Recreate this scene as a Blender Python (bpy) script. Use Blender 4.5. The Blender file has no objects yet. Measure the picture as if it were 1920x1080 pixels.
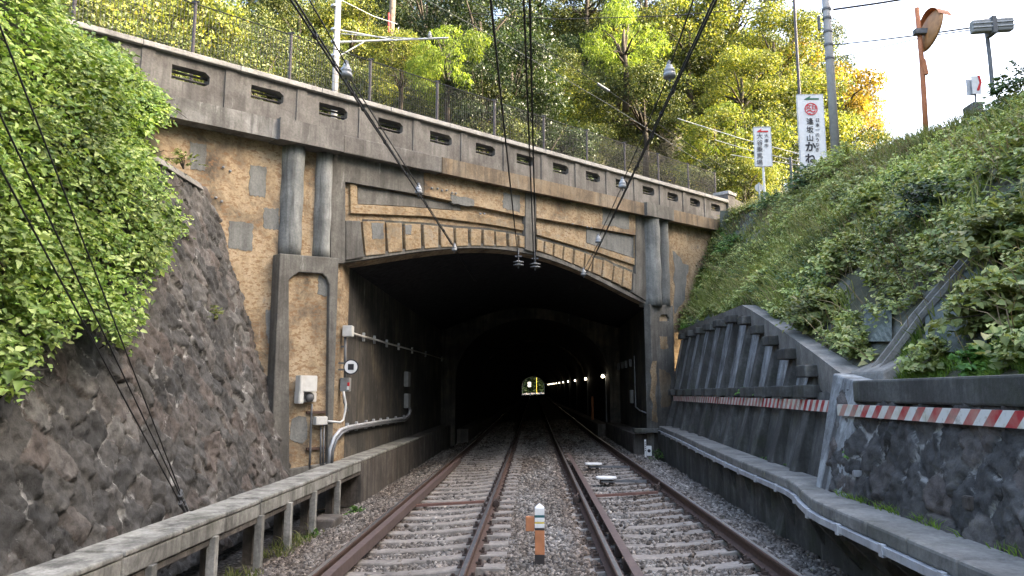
import bpy, bmesh, math, random
import numpy as np
from mathutils import Vector, Matrix, noise
from mathutils.geometry import tessellate_polygon
R = math.radians
rng = np.random.default_rng(7)
random.seed(7)
sc = bpy.context.scene
COL = sc.collection
# ---------------------------------------------------------------- camera
F = 1387.0; CX, CY = 960.0, 540.0
PITCH = math.atan(197 / F); YAW = math.atan(40 * math.cos(PITCH) / F)
cam_d = bpy.data.cameras.new('camera'); cam = bpy.data.objects.new('camera', cam_d); COL.objects.link(cam)
cam_d.sensor_width = 36; cam_d.lens = 36 * F / 1920; cam_d.clip_start = .05; cam_d.clip_end = 3000
cam.location = (0, 0, 1.65); cam.rotation_euler = (math.pi / 2 + PITCH, 0, YAW)
sc.camera = cam
sc.render.resolution_x = 1920; sc.render.resolution_y = 1080
# ---------------------------------------------------------------- world, sun, exposure
SUN_V = Vector((1.0, -0.14, 0)).normalized(); SUN_EL = R(30)
world = bpy.data.worlds.new('World'); sc.world = world; world.use_nodes = True
wn = world.node_tree.nodes; wl = world.node_tree.links; wn.clear()
sky = wn.new('ShaderNodeTexSky'); sky.sky_type = 'NISHITA'; sky.sun_disc = False
sky.sun_elevation = SUN_EL; sky.sun_rotation = math.atan2(SUN_V.x, SUN_V.y); sky.air_density = 1.0; sky.dust_density = 8.0; sky.ozone_density = .35
bg = wn.new('ShaderNodeBackground'); bg.inputs[1].default_value = 0.15
wo = wn.new('ShaderNodeOutputWorld'); wl.new(sky.outputs[0], bg.inputs[0]); wl.new(bg.outputs[0], wo.inputs[0])
sun_d = bpy.data.lights.new('sun', 'SUN'); sun_d.energy = 3.1; sun_d.angle = R(.5); sun_d.color = (1, .88, .68)
sun = bpy.data.objects.new('sun', sun_d); COL.objects.link(sun)
sv = Vector((SUN_V.x * math.cos(SUN_EL), SUN_V.y * math.cos(SUN_EL), math.sin(SUN_EL)))
sun.rotation_euler = sv.to_track_quat('Z', 'Y').to_euler()
sc.view_settings.view_transform = 'Standard'; sc.view_settings.look = 'None'
sc.view_settings.exposure = 3.18; sc.view_settings.gamma = 1
# ---------------------------------------------------------------- geometry helpers
RI = Vector((math.cos(YAW), math.sin(YAW), 0))
FW = Vector((-math.sin(YAW) * math.cos(PITCH), math.cos(YAW) * math.cos(PITCH), math.sin(PITCH)))
UPV = RI.cross(FW)
C0 = Vector((0, 0, 1.65))
def ray(x, y): return FW * F + RI * (x - CX) - UPV * (y - CY)
def atY(x, y, Y):
    d = ray(x, y); return C0 + d * (Y / d.y)
def atX(x, y, X):
    d = ray(x, y); return C0 + d * (X / d.x)
def atZ(x, y, Z):
    d = ray(x, y); return C0 + d * ((Z - 1.65) / d.z)
RIn, FWn, UPn = np.array(RI), np.array(FW), np.array(UPV)
def proj(P):
    d = P - np.array((0, 0, 1.65)); w = d @ FWn
    w = np.where(w < .01, .01, w)
    return CX + F * (d @ RIn) / w, CY - F * (d @ UPn) / w
# portal plane
AL = math.atan(1260 / 1401)
DS = Vector((math.sin(AL), math.cos(AL), 0)); NN = Vector((math.cos(AL), -math.sin(AL), 0)); O0 = Vector((-3.6, 13.65, 0))
def Sn(x, y, n=0.0):
    d = ray(x, y); t = ((O0 + NN * n) - C0).dot(NN) / d.dot(NN); p = C0 + d * t
    return ((p - O0).dot(DS), p.z)
def W(s, n, z): return O0 + DS * s + NN * n + Vector((0, 0, z))
def line(p, q, n=0.0):
    a = Sn(*p, n); b = Sn(*q, n)
    return lambda s: a[1] + (b[1] - a[1]) * (s - a[0]) / (b[0] - a[0])
def lerp(a, b, t): return a + (b - a) * t
def sstep(a, b, x):
    t = np.clip((x - a) / (b - a), 0, 1); return t * t * (3 - 2 * t)

ORG = {}
def tag(o, label=None, cat=None, group=None, kind=None):
    if label: o['label'] = label
    if cat: o['category'] = cat
    if group: o['group'] = group
    if kind: o['kind'] = kind
    return o
def empty(name, loc, label, cat, group=None):
    o = bpy.data.objects.new(name, None); COL.objects.link(o); o.location = loc; o.empty_display_size = .2
    ORG[o] = Vector(loc); return tag(o, label, cat, group)
def link(name, me, mat, parent=None, origin=None, smooth=False):
    if mat is not None: me.materials.append(mat)
    o = bpy.data.objects.new(name, me); COL.objects.link(o)
    og = ORG[parent] if parent is not None else (Vector(origin) if origin is not None else Vector((0, 0, 0)))
    if og.length > 0: me.transform(Matrix.Translation(-og))
    if parent is not None: o.parent = parent
    else: o.location = og
    ORG[o] = og
    if smooth: me.shade_smooth()
    return o
def base_of(vs):
    a = np.array(vs); return Vector(((a[:, 0].min() + a[:, 0].max()) / 2, (a[:, 1].min() + a[:, 1].max()) / 2, a[:, 2].min()))
def npmesh(name, V, Fq):
    me = bpy.data.meshes.new(name); V = np.asarray(V, np.float32); Fq = np.asarray(Fq, np.int32)
    me.vertices.add(len(V)); me.vertices.foreach_set('co', V.ravel())
    k = Fq.shape[1]; me.loops.add(Fq.size); me.loops.foreach_set('vertex_index', Fq.ravel())
    me.polygons.add(len(Fq)); me.polygons.foreach_set('loop_start', np.arange(0, Fq.size, k, dtype=np.int32))
    me.update(calc_edges=True); me.validate(); return me
class MB:
    def __init__(s): s.v = []; s.f = []
    def add(s, vs, fs):
        k = len(s.v); s.v += [tuple(p) for p in vs]; s.f += [tuple(i + k for i in f) for f in fs]; return s
    def box(s, a, b, bev=0.0, mat=None):
        x0, y0, z0 = a; x1, y1, z1 = b
        if bev <= 0:
            vs = [(x0,y0,z0),(x1,y0,z0),(x1,y1,z0),(x0,y1,z0),(x0,y0,z1),(x1,y0,z1),(x1,y1,z1),(x0,y1,z1)]
            fs = [(0,3,2,1),(4,5,6,7),(0,1,5,4),(1,2,6,5),(2,3,7,6),(3,0,4,7)]
        else:
            bm = bmesh.new(); bmesh.ops.create_cube(bm, size=1)
            for v in bm.verts: v.co = Vector(((x0+x1)/2 + v.co.x*(x1-x0), (y0+y1)/2 + v.co.y*(y1-y0), (z0+z1)/2 + v.co.z*(z1-z0)))
            bmesh.ops.bevel(bm, geom=bm.edges[:], offset=bev, segments=2, affect='EDGES')
            bm.verts.index_update(); vs = [v.co.copy() for v in bm.verts]; fs = [[v.index for v in f.verts] for f in bm.faces]; bm.free()
        if mat is not None: vs = [mat @ Vector(p) for p in vs]
        return s.add(vs, fs)
    def hexa(s, p): return s.add(p, [(0,3,2,1),(4,5,6,7),(0,1,5,4),(1,2,6,5),(2,3,7,6),(3,0,4,7)])
    def tube(s, pts, r, n=8, cap=True):
        pts = [Vector(p) for p in pts]; rr = r if isinstance(r, (list, tuple)) else [r] * len(pts); vs = []; fs = []
        ref = None
        for i, p in enumerate(pts):
            t = (pts[min(i+1, len(pts)-1)] - pts[max(i-1, 0)]).normalized()
            if ref is None:
                ref = Vector((0, 0, 1)) if abs(t.z) < .9 else Vector((1, 0, 0))
                ref = (ref - t * ref.dot(t)).normalized()
            else:
                ref = (ref - t * ref.dot(t)); ref = ref.normalized() if ref.length > 1e-4 else t.orthogonal().normalized()
            b = t.cross(ref)
            for k in range(n):
                a = 2 * math.pi * k / n; vs.append(p + (ref * math.cos(a) + b * math.sin(a)) * rr[i])
        for i in range(len(pts) - 1):
            for k in range(n): fs.append((i*n+k, i*n+(k+1) % n, (i+1)*n+(k+1) % n, (i+1)*n+k))
        if cap: fs.append(tuple(range(n-1, -1, -1))); fs.append(tuple((len(pts)-1)*n + k for k in range(n)))
        return s.add(vs, fs)
    def lathe(s, c, prof, n=16, axis=None):
        c = Vector(c); ax = (Vector(axis) if axis is not None else Vector((0, 0, 1))).normalized(); u = ax.orthogonal().normalized(); w = ax.cross(u); vs = []; fs = []
        for r, h in prof:
            for k in range(n):
                a = 2*math.pi*k/n; vs.append(c + ax*h + (u*math.cos(a) + w*math.sin(a))*max(r, .0005))
        for i in range(len(prof)-1):
            for k in range(n): fs.append((i*n+k, i*n+(k+1) % n, (i+1)*n+(k+1) % n, (i+1)*n+k))
        fs.append(tuple(range(n-1, -1, -1))); fs.append(tuple((len(prof)-1)*n+k for k in range(n)))
        return s.add(vs, fs)
    def plate(s, outline, holes, n0, n1, fn=None):
        """2D outline (s,z) with holes, between portal offsets n0 (back) and n1 (front)"""
        fn = fn or W
        loops = [list(outline)] + [list(h) for h in holes]
        tri = tessellate_polygon([[Vector((p[0], p[1], 0)) for p in l] for l in loops])
        flat = [p for l in loops for p in l]; k = len(flat)
        vs = [fn(p[0], n1, p[1]) for p in flat] + [fn(p[0], n0, p[1]) for p in flat]; fs = []
        for t in tri:
            fs.append(tuple(t)); fs.append(tuple(i + k for i in reversed(t)))
        o = 0
        for l in loops:
            m = len(l)
            for i in range(m):
                j = (i + 1) % m; fs.append((o+i, o+k+i, o+k+j, o+j))
            o += m
        return s.add(vs, fs)
    def build(s, name, mat, parent=None, smooth=False, origin=None, bevel=0, norm=True):
        me = bpy.data.meshes.new(name); me.from_pydata([tuple(v) for v in s.v], [], s.f); me.validate()
        if norm:
            bm = bmesh.new(); bm.from_mesh(me); bmesh.ops.recalc_face_normals(bm, faces=bm.faces[:]); bm.to_mesh(me); bm.free()
        if parent is None and origin is None: origin = base_of(s.v)
        o = link(name, me, mat, parent, origin)
        if smooth: me.shade_smooth()
        if bevel:
            m = o.modifiers.new('b', 'BEVEL'); m.width = bevel; m.segments = 2; m.limit_method = 'ANGLE'; m.angle_limit = R(40)
        return o
def copy_tree(o, parent=None):
    c = o.copy(); COL.objects.link(c)
    if parent is not None: c.parent = parent
    for ch in o.children: copy_tree(ch, c)
    return c
# ---------------------------------------------------------------- materials
def newmat(name):
    m = bpy.data.materials.new(name); m.use_nodes = True; nt = m.node_tree; nt.nodes.clear()
    out = nt.nodes.new('ShaderNodeOutputMaterial'); b = nt.nodes.new('ShaderNodeBsdfPrincipled'); nt.links.new(b.outputs[0], out.inputs[0])
    return m, nt, b, out
def nnoise(nt, vec, scale, detail=6, rough=.6, stretch=None, dist=0.0, off=0.0):
    n = nt.nodes.new('ShaderNodeTexNoise'); n.inputs['Scale'].default_value = scale; n.inputs['Detail'].default_value = detail; n.inputs['Roughness'].default_value = rough; n.inputs['Distortion'].default_value = dist
    if stretch or off:
        mp = nt.nodes.new('ShaderNodeMapping'); mp.inputs['Scale'].default_value = stretch or (1, 1, 1); mp.inputs['Location'].default_value = (off, off, off)
        nt.links.new(vec, mp.inputs['Vector']); vec = mp.outputs[0]
    nt.links.new(vec, n.inputs['Vector']); return n.outputs[0]
def nramp(nt, fac, stops, interp='LINEAR'):
    r = nt.nodes.new('ShaderNodeValToRGB'); e = r.color_ramp.elements; r.color_ramp.interpolation = interp
    while len(e) < len(stops): e.new(.5)
    for i, (p, c) in enumerate(stops):
        e[i].position = p; e[i].color = (c, c, c, 1) if isinstance(c, (int, float)) else (*c, 1)
    nt.links.new(fac, r.inputs[0]); return r.outputs[0]
def nmix(nt, fac, a, b, mode='MIX'):
    m = nt.nodes.new('ShaderNodeMix'); m.data_type = 'RGBA'; m.blend_type = mode
    for s, v in ((m.inputs['Factor'], fac), (m.inputs['A'], a), (m.inputs['B'], b)):
        if isinstance(v, (int, float)): s.default_value = v
        elif isinstance(v, tuple): s.default_value = (*v, 1)
        else: nt.links.new(v, s)
    return m.outputs['Result']
def nmath(nt, op, a, b=None, clamp=False):
    m = nt.nodes.new('ShaderNodeMath'); m.operation = op; m.use_clamp = clamp
    for i, v in enumerate((a, b)):
        if v is None: continue
        if isinstance(v, (int, float)): m.inputs[i].default_value = v
        else: nt.links.new(v, m.inputs[i])
    return m.outputs[0]
def nbump(nt, b, h, strength=.4, dist=.02):
    bp = nt.nodes.new('ShaderNodeBump'); bp.inputs['Strength'].default_value = strength; bp.inputs['Distance'].default_value = dist
    nt.links.new(h, bp.inputs['Height']); nt.links.new(bp.outputs[0], b.inputs['Normal'])
def pos(nt): return nt.nodes.new('ShaderNodeNewGeometry').outputs['Position']
def m_stain(name, cols, scale=1.2, streak=.5, spots=None, white=.25, rough=.85, bump=.35, moss=None, grime=.35):
    """weathered plaster/concrete: cols=list of (pos,color)"""
    m, nt, b, o = newmat(name); P = pos(nt)
    big = nnoise(nt, P, scale, 9, .68, dist=.4); c = nramp(nt, big, cols)
    fine = nnoise(nt, P, 26, 6, .7)
    c = nmix(nt, .55, c, nramp(nt, fine, [(.3, .55), (.7, 1.3)]), 'MULTIPLY')
    st = nnoise(nt, P, 1.0, 7, .65, stretch=(7, 7, .55), dist=.3)
    c = nmix(nt, streak, c, nramp(nt, st, [(.32, .38), (.55, 1.0), (.75, 1.2)]), 'MULTIPLY')
    if streak > .4:
        rn = nnoise(nt, P, 1.0, 8, .7, stretch=(3.2, 3.2, .3), off=21.0, dist=.5); c = nmix(nt, nramp(nt, rn, [(.5, 0.0), (.62, min(.75, streak * 1.1))]), c, (.05, .048, .044))
    if grime:
        g = nnoise(nt, P, .9, 8, .75, off=9.0, dist=1.0); c = nmix(nt, nramp(nt, g, [(.5, 0.0), (.68, grime)]), c, (.035, .033, .03))
    if spots:
        sp = nnoise(nt, P, 9, 6, .7, stretch=(1, 1, 2.2), off=3.0); c = nmix(nt, nramp(nt, sp, [(.52, 0.0), (.58, .8)]), c, spots)
    if white:
        w = nnoise(nt, P, 2.2, 9, .72, stretch=(2.2, 2.2, .5), off=5.0); c = nmix(nt, nramp(nt, w, [(.62, 0.0), (.74, white)]), c, (.55, .55, .52))
    if moss:
        ms = nnoise(nt, P, 1.6, 8, .7, off=13.0); c = nmix(nt, nramp(nt, ms, [(.5, 0.0), (.66, moss[0])]), c, moss[1])
    nt.links.new(c, b.inputs['Base Color']); b.inputs['Roughness'].default_value = rough; b.inputs['Specular IOR Level'].default_value = .25
    nbump(nt, b, nmix(nt, .5, fine, big), bump, .03); return m
def m_plain(name, col, rough=.5, metal=0.0, var=.25, bump=0.0, scale=8, dirt=None, spec=.4):
    m, nt, b, o = newmat(name); P = pos(nt); n = nnoise(nt, P, scale, 6, .65)
    c = nmix(nt, 1.0, col, nramp(nt, n, [(.3, 1 - var), (.7, 1 + var)]), 'MULTIPLY')
    if dirt:
        d = nnoise(nt, P, 3.0, 8, .7, stretch=(1, 1, .6), off=4.0); c = nmix(nt, nramp(nt, d, [(.5, 0.0), (.66, dirt[0])]), c, dirt[1])
    nt.links.new(c, b.inputs['Base Color']); b.inputs['Roughness'].default_value = rough; b.inputs['Metallic'].default_value = metal; b.inputs['Specular IOR Level'].default_value = spec
    if bump: nbump(nt, b, n, bump, .01)
    return m
def m_leaf(name, cols, transl=.4, rough=.5, big=.12, patch=None, tmul=1.0):
    m, nt, b, o = newmat(name); g = nt.nodes.new('ShaderNodeNewGeometry'); P = g.outputs['Position']
    c = nramp(nt, g.outputs['Random Per Island'], cols)
    n = nnoise(nt, P, big, 4, .6); c = nmix(nt, .9, c, nramp(nt, n, [(.34, .4), (.66, 1.5)]), 'MULTIPLY')  # wide tone swing per clump, puts shadow contrast into the leaf colour
    if patch:
        n2 = nnoise(nt, P, patch[0], 4, .6, off=7.0); c = nmix(nt, nramp(nt, n2, [(patch[1], 0.0), (patch[1] + .1, patch[3])]), c, patch[2])
    oi = nt.nodes.new('ShaderNodeObjectInfo'); c = nmix(nt, .6, c, nramp(nt, oi.outputs['Random'], [(0, .72), (1, 1.25)]), 'MULTIPLY')
    nt.links.new(c, b.inputs['Base Color']); b.inputs['Roughness'].default_value = rough; b.inputs['Specular IOR Level'].default_value = .3
    t = nt.nodes.new('ShaderNodeBsdfTranslucent'); tc = nmix(nt, 1.0, c, (1.15 * tmul, 1.1 * tmul, .55 * tmul), 'MULTIPLY'); nt.links.new(tc, t.inputs[0])
    mx = nt.nodes.new('ShaderNodeMixShader'); mx.inputs[0].default_value = transl
    nt.links.new(b.outputs[0], mx.inputs[1]); nt.links.new(t.outputs[0], mx.inputs[2]); nt.links.new(mx.outputs[0], o.inputs[0]); return m
def m_emit(name, col, e):
    m, nt, b, o = newmat(name); b.inputs['Base Color'].default_value = (*col, 1); b.inputs['Emission Color'].default_value = (*col, 1); b.inputs['Emission Strength'].default_value = e; return m

M = {}
M['ochre'] = m_stain('ochre plaster', [(.28, (.10, .08, .06)), (.4, (.20, .155, .105)), (.5, (.35, .27, .17)), (.62, (.41, .33, .225)), (.72, (.19, .185, .17))], 1.5, .22, spots=(.19, .115, .06), white=.3, grime=.75)
M['ochre2'] = m_stain('ochre block', [(.3, (.14, .11, .075)), (.5, (.35, .265, .16)), (.7, (.27, .24, .19))], 2.4, .25, spots=(.2, .125, .06), white=.2, grime=.6)
M['grey'] = m_stain('grey cement render', [(.3, (.085, .08, .072)), (.5, (.14, .135, .12)), (.7, (.21, .205, .185))], 1.6, .5, white=.5, grime=.35)
M['greylight'] = m_stain('pale cement', [(.3, (.15, .16, .16)), (.5, (.22, .23, .22)), (.7, (.30, .31, .30))], 2.0, .6, white=.5, grime=.3)
M['patch'] = m_stain('repair cement', [(.3, (.13, .135, .13)), (.6, (.19, .195, .185))], 3.0, .4, white=.25, grime=.3)
M['parapet'] = m_stain('parapet concrete', [(.3, (.09, .083, .075)), (.5, (.155, .147, .135)), (.7, (.22, .212, .195))], 1.4, .45, white=.25, grime=.4)
M['coping'] = m_stain('coping concrete', [(.3, (.27, .26, .24)), (.6, (.42, .41, .385))], 2.0, .2, white=.3, grime=.3)
M['cornicegrey'] = m_stain('streaked grey cornice', [(.3, (.12, .12, .11)), (.5, (.2, .195, .18)), (.7, (.31, .31, .295))], 1.8, .6, white=.6, grime=.4)
M['cornicebrown'] = m_stain('brown stained cornice', [(.3, (.11, .085, .06)), (.5, (.22, .165, .105)), (.7, (.25, .21, .155))], 1.2, .5, white=.2, grime=.5)
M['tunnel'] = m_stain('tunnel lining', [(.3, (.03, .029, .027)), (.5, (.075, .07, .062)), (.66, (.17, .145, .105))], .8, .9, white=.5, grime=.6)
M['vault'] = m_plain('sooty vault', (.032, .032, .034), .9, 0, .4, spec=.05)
M['darkconc'] = m_stain('dark mossy concrete', [(.3, (.045, .045, .042)), (.5, (.09, .09, .083)), (.7, (.17, .173, .163))], 1.5, .7, white=.35, grime=.7, moss=(.4, (.035, .045, .018)))
M['panelconc'] = m_stain('grey panel concrete', [(.3, (.14, .148, .15)), (.5, (.27, .285, .29)), (.7, (.4, .425, .425))], 2.2, .8, white=.55, grime=.7)
M['copedark'] = m_stain('lichened coping', [(.3, (.12, .117, .108)), (.6, (.24, .235, .215))], 2.5, .2, white=.25, grime=.4, moss=(.3, (.05, .06, .03)))
M['trough'] = m_stain('trough concrete', [(.3, (.17, .167, .15)), (.5, (.28, .277, .25)), (.7, (.38, .375, .345))], 3.0, .6, white=.5, grime=.65, moss=(.25, (.07, .075, .04)))
M['kerbconc'] = m_stain('walkway wall concrete', [(.3, (.06, .05, .042)), (.55, (.13, .115, .1)), (.75, (.2, .185, .16))], 2.0, .8, white=.6, grime=.6)
M['sleeper'] = m_stain('sleeper concrete', [(.3, (.15, .135, .12)), (.6, (.28, .255, .225))], 3.5, 0, white=.2, grime=.5)
M['rust'] = m_plain('rusty steel', (.075, .045, .034), .75, 0, .35, .3, 20)
M['guard'] = m_plain('brown guard rail steel', (.098, .070, .062), .6, 0, .25, .2, 12)
M['steel'] = m_plain('polished rail head', (.72, .71, .70), .32, 1, .15)
M['clip'] = m_plain('fastening steel', (.05, .035, .028), .8, 0, .3)
M['redtie'] = m_plain('red oxide tie bar', (.16, .085, .065), .7, 0, .25, dirt=(.5, (.1, .06, .05)))
M['galv'] = m_plain('galvanised steel', (.46, .48, .50), .5, .3, .2, dirt=(.4, (.15, .12, .1)))
M['galvdark'] = m_plain('weathered galvanised steel', (.13, .135, .14), .6, .3, .25)
M['cable'] = m_plain('black cable', (.012, .012, .013), .55)
M['black'] = m_plain('black painted steel', (.018, .018, .02), .5)
M['brownpost'] = m_plain('brown painted steel', (.05, .042, .045), .5)
M['white'] = m_plain('white enamel', (.72, .72, .70), .5, 0, .08, dirt=(.25, (.4, .36, .3)))
M['cream'] = m_plain('cream metal box', (.55, .55, .52), .5, 0, .12, dirt=(.35, (.3, .27, .22)))
M['greybox'] = m_plain('grey metal box', (.24, .245, .24), .5, 0, .15, dirt=(.4, (.14, .11, .08)))
M['porc'] = m_plain('grey white porcelain', (.27, .28, .285), .25, 0, .12)
M['orange'] = m_plain('faded orange paint', (.40, .14, .055), .6, 0, .15, dirt=(.4, (.4, .22, .12)))
M['orangewood'] = m_plain('orange marker paint', (.42, .17, .075), .7, 0, .2, dirt=(.4, (.25, .12, .06)))
M['mirrorback'] = m_plain('brown orange mirror back', (.36, .18, .07), .6, 0, .25, dirt=(.5, (.18, .11, .05)))
M['darkbase'] = m_plain('dark post base', (.035, .03, .028), .8)
M['red'] = m_plain('red paint', (.55, .03, .03), .5, 0, .1)
M['redlogo'] = m_plain('red lettering', (.55, .04, .05), .5, 0, .1)
M['green'] = m_plain('dark green paint', (.02, .12, .06), .5, 0, .1)
M['ink'] = m_plain('black lettering', (.02, .02, .025), .5)
M['inkgrey'] = m_plain('grey lettering', (.10, .10, .11), .5)
M['blue'] = m_plain('dark teal band', (.03, .12, .13), .5)
M['yellow'] = m_plain('yellow band', (.55, .42, .04), .5)
M['concpole'] = m_plain('concrete pole', (.30, .30, .29), .8, 0, .15, dirt=(.3, (.15, .14, .12)))
M['bark'] = m_stain('bark', [(.3, (.03, .024, .018)), (.6, (.07, .055, .04))], 5, .5, white=.0, grime=.3)
M['wood'] = m_plain('old wooden pole', (.10, .08, .06), .85, 0, .3)
M['lamp'] = m_emit('lamp glass', (1, .85, .6), 3)
M['soil'] = m_stain('leaf litter soil', [(.3, (.025, .022, .012)), (.5, (.05, .045, .02)), (.7, (.06, .075, .025))], 1.5, 0, white=0, grime=.4)
M['bank'] = m_stain('bank soil', [(.3, (.03, .03, .016)), (.5, (.07, .07, .04)), (.62, (.12, .125, .11)), (.8, (.05, .07, .025))], 1.6, 0, white=0, grime=.4)
M['asphalt'] = m_plain('asphalt', (.05, .05, .05), .9, 0, .2, .3, 40)
M['net'] = m_stain('blue grey erosion netting', [(.3, (.06, .072, .06)), (.6, (.12, .14, .125))], 3, .2, white=.1, grime=.4)
def m_ballast(name, dark=1.0):
    m, nt, b, o = newmat(name); g = nt.nodes.new('ShaderNodeNewGeometry'); P = g.outputs['Position']
    c = nramp(nt, g.outputs['Random Per Island'], [(0, (.055*dark, .050*dark, .045*dark)), (.35, (.12*dark, .11*dark, .098*dark)), (.7, (.2*dark, .187*dark, .17*dark)), (.95, (.28*dark, .265*dark, .24*dark)), (1, (.40*dark, .37*dark, .33*dark))])
    n = nnoise(nt, P, .8, 5, .6, stretch=(1.6, .35, 1)); c = nmix(nt, .8, c, nramp(nt, n, [(.35, (.62, .52, .44)), (.6, (1.05, 1.05, 1.05))]), 'MULTIPLY')
    # rust dust beside each rail
    sx = nt.nodes.new('ShaderNodeSeparateXYZ'); nt.links.new(P, sx.inputs[0]); x = sx.outputs[0]; tot = None
    for xr in (-2.17, -.67, .785, 2.285):
        d = nmath(nt, 'ABSOLUTE', nmath(nt, 'SUBTRACT', x, xr)); k = nmath(nt, 'SUBTRACT', 1.0, nmath(nt, 'DIVIDE', d, .42), True)
        tot = k if tot is None else nmath(nt, 'MAXIMUM', tot, k)
    c = nmix(nt, nmath(nt, 'MULTIPLY', tot, .7), c, nmix(nt, 1.0, c, (.74, .56, .46), 'MULTIPLY'))
    nt.links.new(c, b.inputs['Base Color']); b.inputs['Roughness'].default_value = .9; b.inputs['Specular IOR Level'].default_value = .2
    nbump(nt, b, nnoise(nt, P, 60, 4, .6), .4, .005); return m, nt, b, c, P
M['stones'] = m_ballast('ballast stones')[0]
def m_bed():
    m, nt, b, c, P = m_ballast('ballast bed', .7); v = nt.nodes.new('ShaderNodeTexVoronoi'); v.inputs['Scale'].default_value = 22; nt.links.new(P, v.inputs['Vector'])
    c2 = nmix(nt, 1.0, nramp(nt, v.outputs['Color'], [(0, (.05, .042, .038)), (.5, (.13, .115, .10)), (1, (.26, .25, .23))]), nramp(nt, v.outputs['Distance'], [(.0, 1.1), (.6, .25)]), 'MULTIPLY')
    nt.links.new(c2, b.inputs['Base Color']); nbump(nt, b, nmath(nt, 'SUBTRACT', 1.0, v.outputs['Distance']), .9, .03); return m
M['bed'] = m_bed()
def m_stone(name, k=1.0):
    m, nt, b, o = newmat(name); P = pos(nt)
    a = nt.nodes.new('ShaderNodeAttribute'); a.attribute_name = 'cell'; j = nt.nodes.new('ShaderNodeAttribute'); j.attribute_name = 'joint'
    c = nramp(nt, a.outputs['Fac'], [(0, (.034*k, .034*k, .033*k)), (.3, (.047*k, .046*k, .044*k)), (.6, (.060*k, .058*k, .054*k)), (.8, (.066*k, .056*k, .050*k)), (1, (.09*k, .088*k, .083*k))])
    n = nnoise(nt, P, 9, 8, .72); c = nmix(nt, .8, c, nramp(nt, n, [(.3, .3), (.7, 1.9)]), 'MULTIPLY')
    g = nnoise(nt, P, 1.3, 8, .7, stretch=(1, 1, .5)); c = nmix(nt, .7, c, nramp(nt, g, [(.35, .5), (.65, 1.3)]), 'MULTIPLY')
    w = nnoise(nt, P, 1.7, 9, .75, stretch=(1.5, 1.5, .45), off=2.0, dist=.6)
    wm = nmath(nt, 'MULTIPLY', nramp(nt, w, [(.53, 0.0), (.60, 1.0)]), nramp(nt, j.outputs['Fac'], [(.08, 1.0), (.34, .0)]))
    c = nmix(nt, nmath(nt, 'MULTIPLY', wm, .8), c, (.36, .36, .34))
    c = nmix(nt, nmath(nt, 'MULTIPLY', nramp(nt, j.outputs['Fac'], [(0, .75), (.14, 0.0)]), nramp(nt, wm, [(0, 1.0), (.5, 0.0)])), c, (.02*k, .018*k, .016*k))
    nt.links.new(c, b.inputs['Base Color']); b.inputs['Roughness'].default_value = .82; b.inputs['Specular IOR Level'].default_value = .3
    nbump(nt, b, nmix(nt, .5, n, nnoise(nt, P, 38, 6, .7)), .8, .03); return m
M['stoneL'] = m_stone('dark rubble stone', 1.2); M['stoneR'] = m_stone('sooty rubble stone', 1.25)
def m_stripe():
    m, nt, b, o = newmat('red white hazard stripes'); P = pos(nt); sx = nt.nodes.new('ShaderNodeSeparateXYZ'); nt.links.new(P, sx.inputs[0])
    t = nmath(nt, 'ADD', nmath(nt, 'MULTIPLY', sx.outputs[1], 4.2), nmath(nt, 'MULTIPLY', sx.outputs[2], 4.4))
    f = nmath(nt, 'FRACT', t); fade = nnoise(nt, P, 2.2, 6, .6)
    red = nmix(nt, nramp(nt, fade, [(.42, 0.0), (.58, .85)]), (.40, .035, .04), (.46, .30, .24))
    wh = nmix(nt, nramp(nt, nnoise(nt, P, 3, 7, .7, off=3.0), [(.45, 0.0), (.65, .7)]), (.66, .66, .62), (.4, .38, .24))
    c = nmix(nt, nramp(nt, f, [(.0, 0.0), (.5, 0.0), (.51, 1.0)]), wh, red); d_ = nnoise(nt, P, 7, 7, .75, off=1.0); c = nmix(nt, nramp(nt, d_, [(.55, 0.0), (.65, .6)]), c, (.2, .18, .14)); nt.links.new(c, b.inputs['Base Color']); b.inputs['Roughness'].default_value = .5; return m
M['stripe'] = m_stripe()
M['lf_left'] = m_leaf('knotweed leaf', [(0, (.06, .12, .02)), (.3, (.15, .25, .05)), (.7, (.28, .38, .105)), (1, (.42, .50, .2))], .35, .45, .9)
M['lf_r1'] = m_leaf('bank leaf', [(0, (.09, .125, .035)), (.4, (.23, .30, .09)), (.85, (.40, .46, .17)), (1, (.50, .47, .22))], .3, .5, .5, patch=(.45, .5, (.16, .17, .05), .5))
M['lf_r2'] = m_leaf('dark shrub leaf', [(0, (.03, .065, .02)), (.6, (.075, .13, .045)), (1, (.13, .2, .075))], .25, .5, .5)
M['lf_ivy'] = m_leaf('ivy leaf', [(0, (.05, .12, .02)), (.6, (.10, .22, .04)), (1, (.18, .3, .07))], .25, .45, .5)
M['grass'] = m_leaf('grass blade', [(0, (.09, .13, .03)), (.6, (.17, .21, .06)), (1, (.33, .32, .16))], .35, .6, .6)
M['dry'] = m_leaf('dry stalk', [(0, (.12, .08, .045)), (1, (.36, .28, .17))], .15, .7, .6)
M['grassb'] = m_leaf('bright grass', [(0, (.08, .15, .025)), (1, (.17, .26, .05))], .4, .6, .6)
M['t_yel'] = m_leaf('yellow green foliage', [(0, (.03, .045, .012)), (.4, (.10, .135, .024)), (.8, (.23, .255, .045)), (1, (.36, .32, .06))], .34, .5, .55)
M['t_grn'] = m_leaf('mid green foliage', [(0, (.018, .032, .012)), (.5, (.055, .08, .022)), (1, (.18, .19, .055))], .28, .5, .55)
M['t_drk'] = m_leaf('dark evergreen foliage', [(0, (.012, .026, .010)), (.6, (.028, .05, .018)), (1, (.075, .10, .035))], .25, .4, .25)
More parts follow.
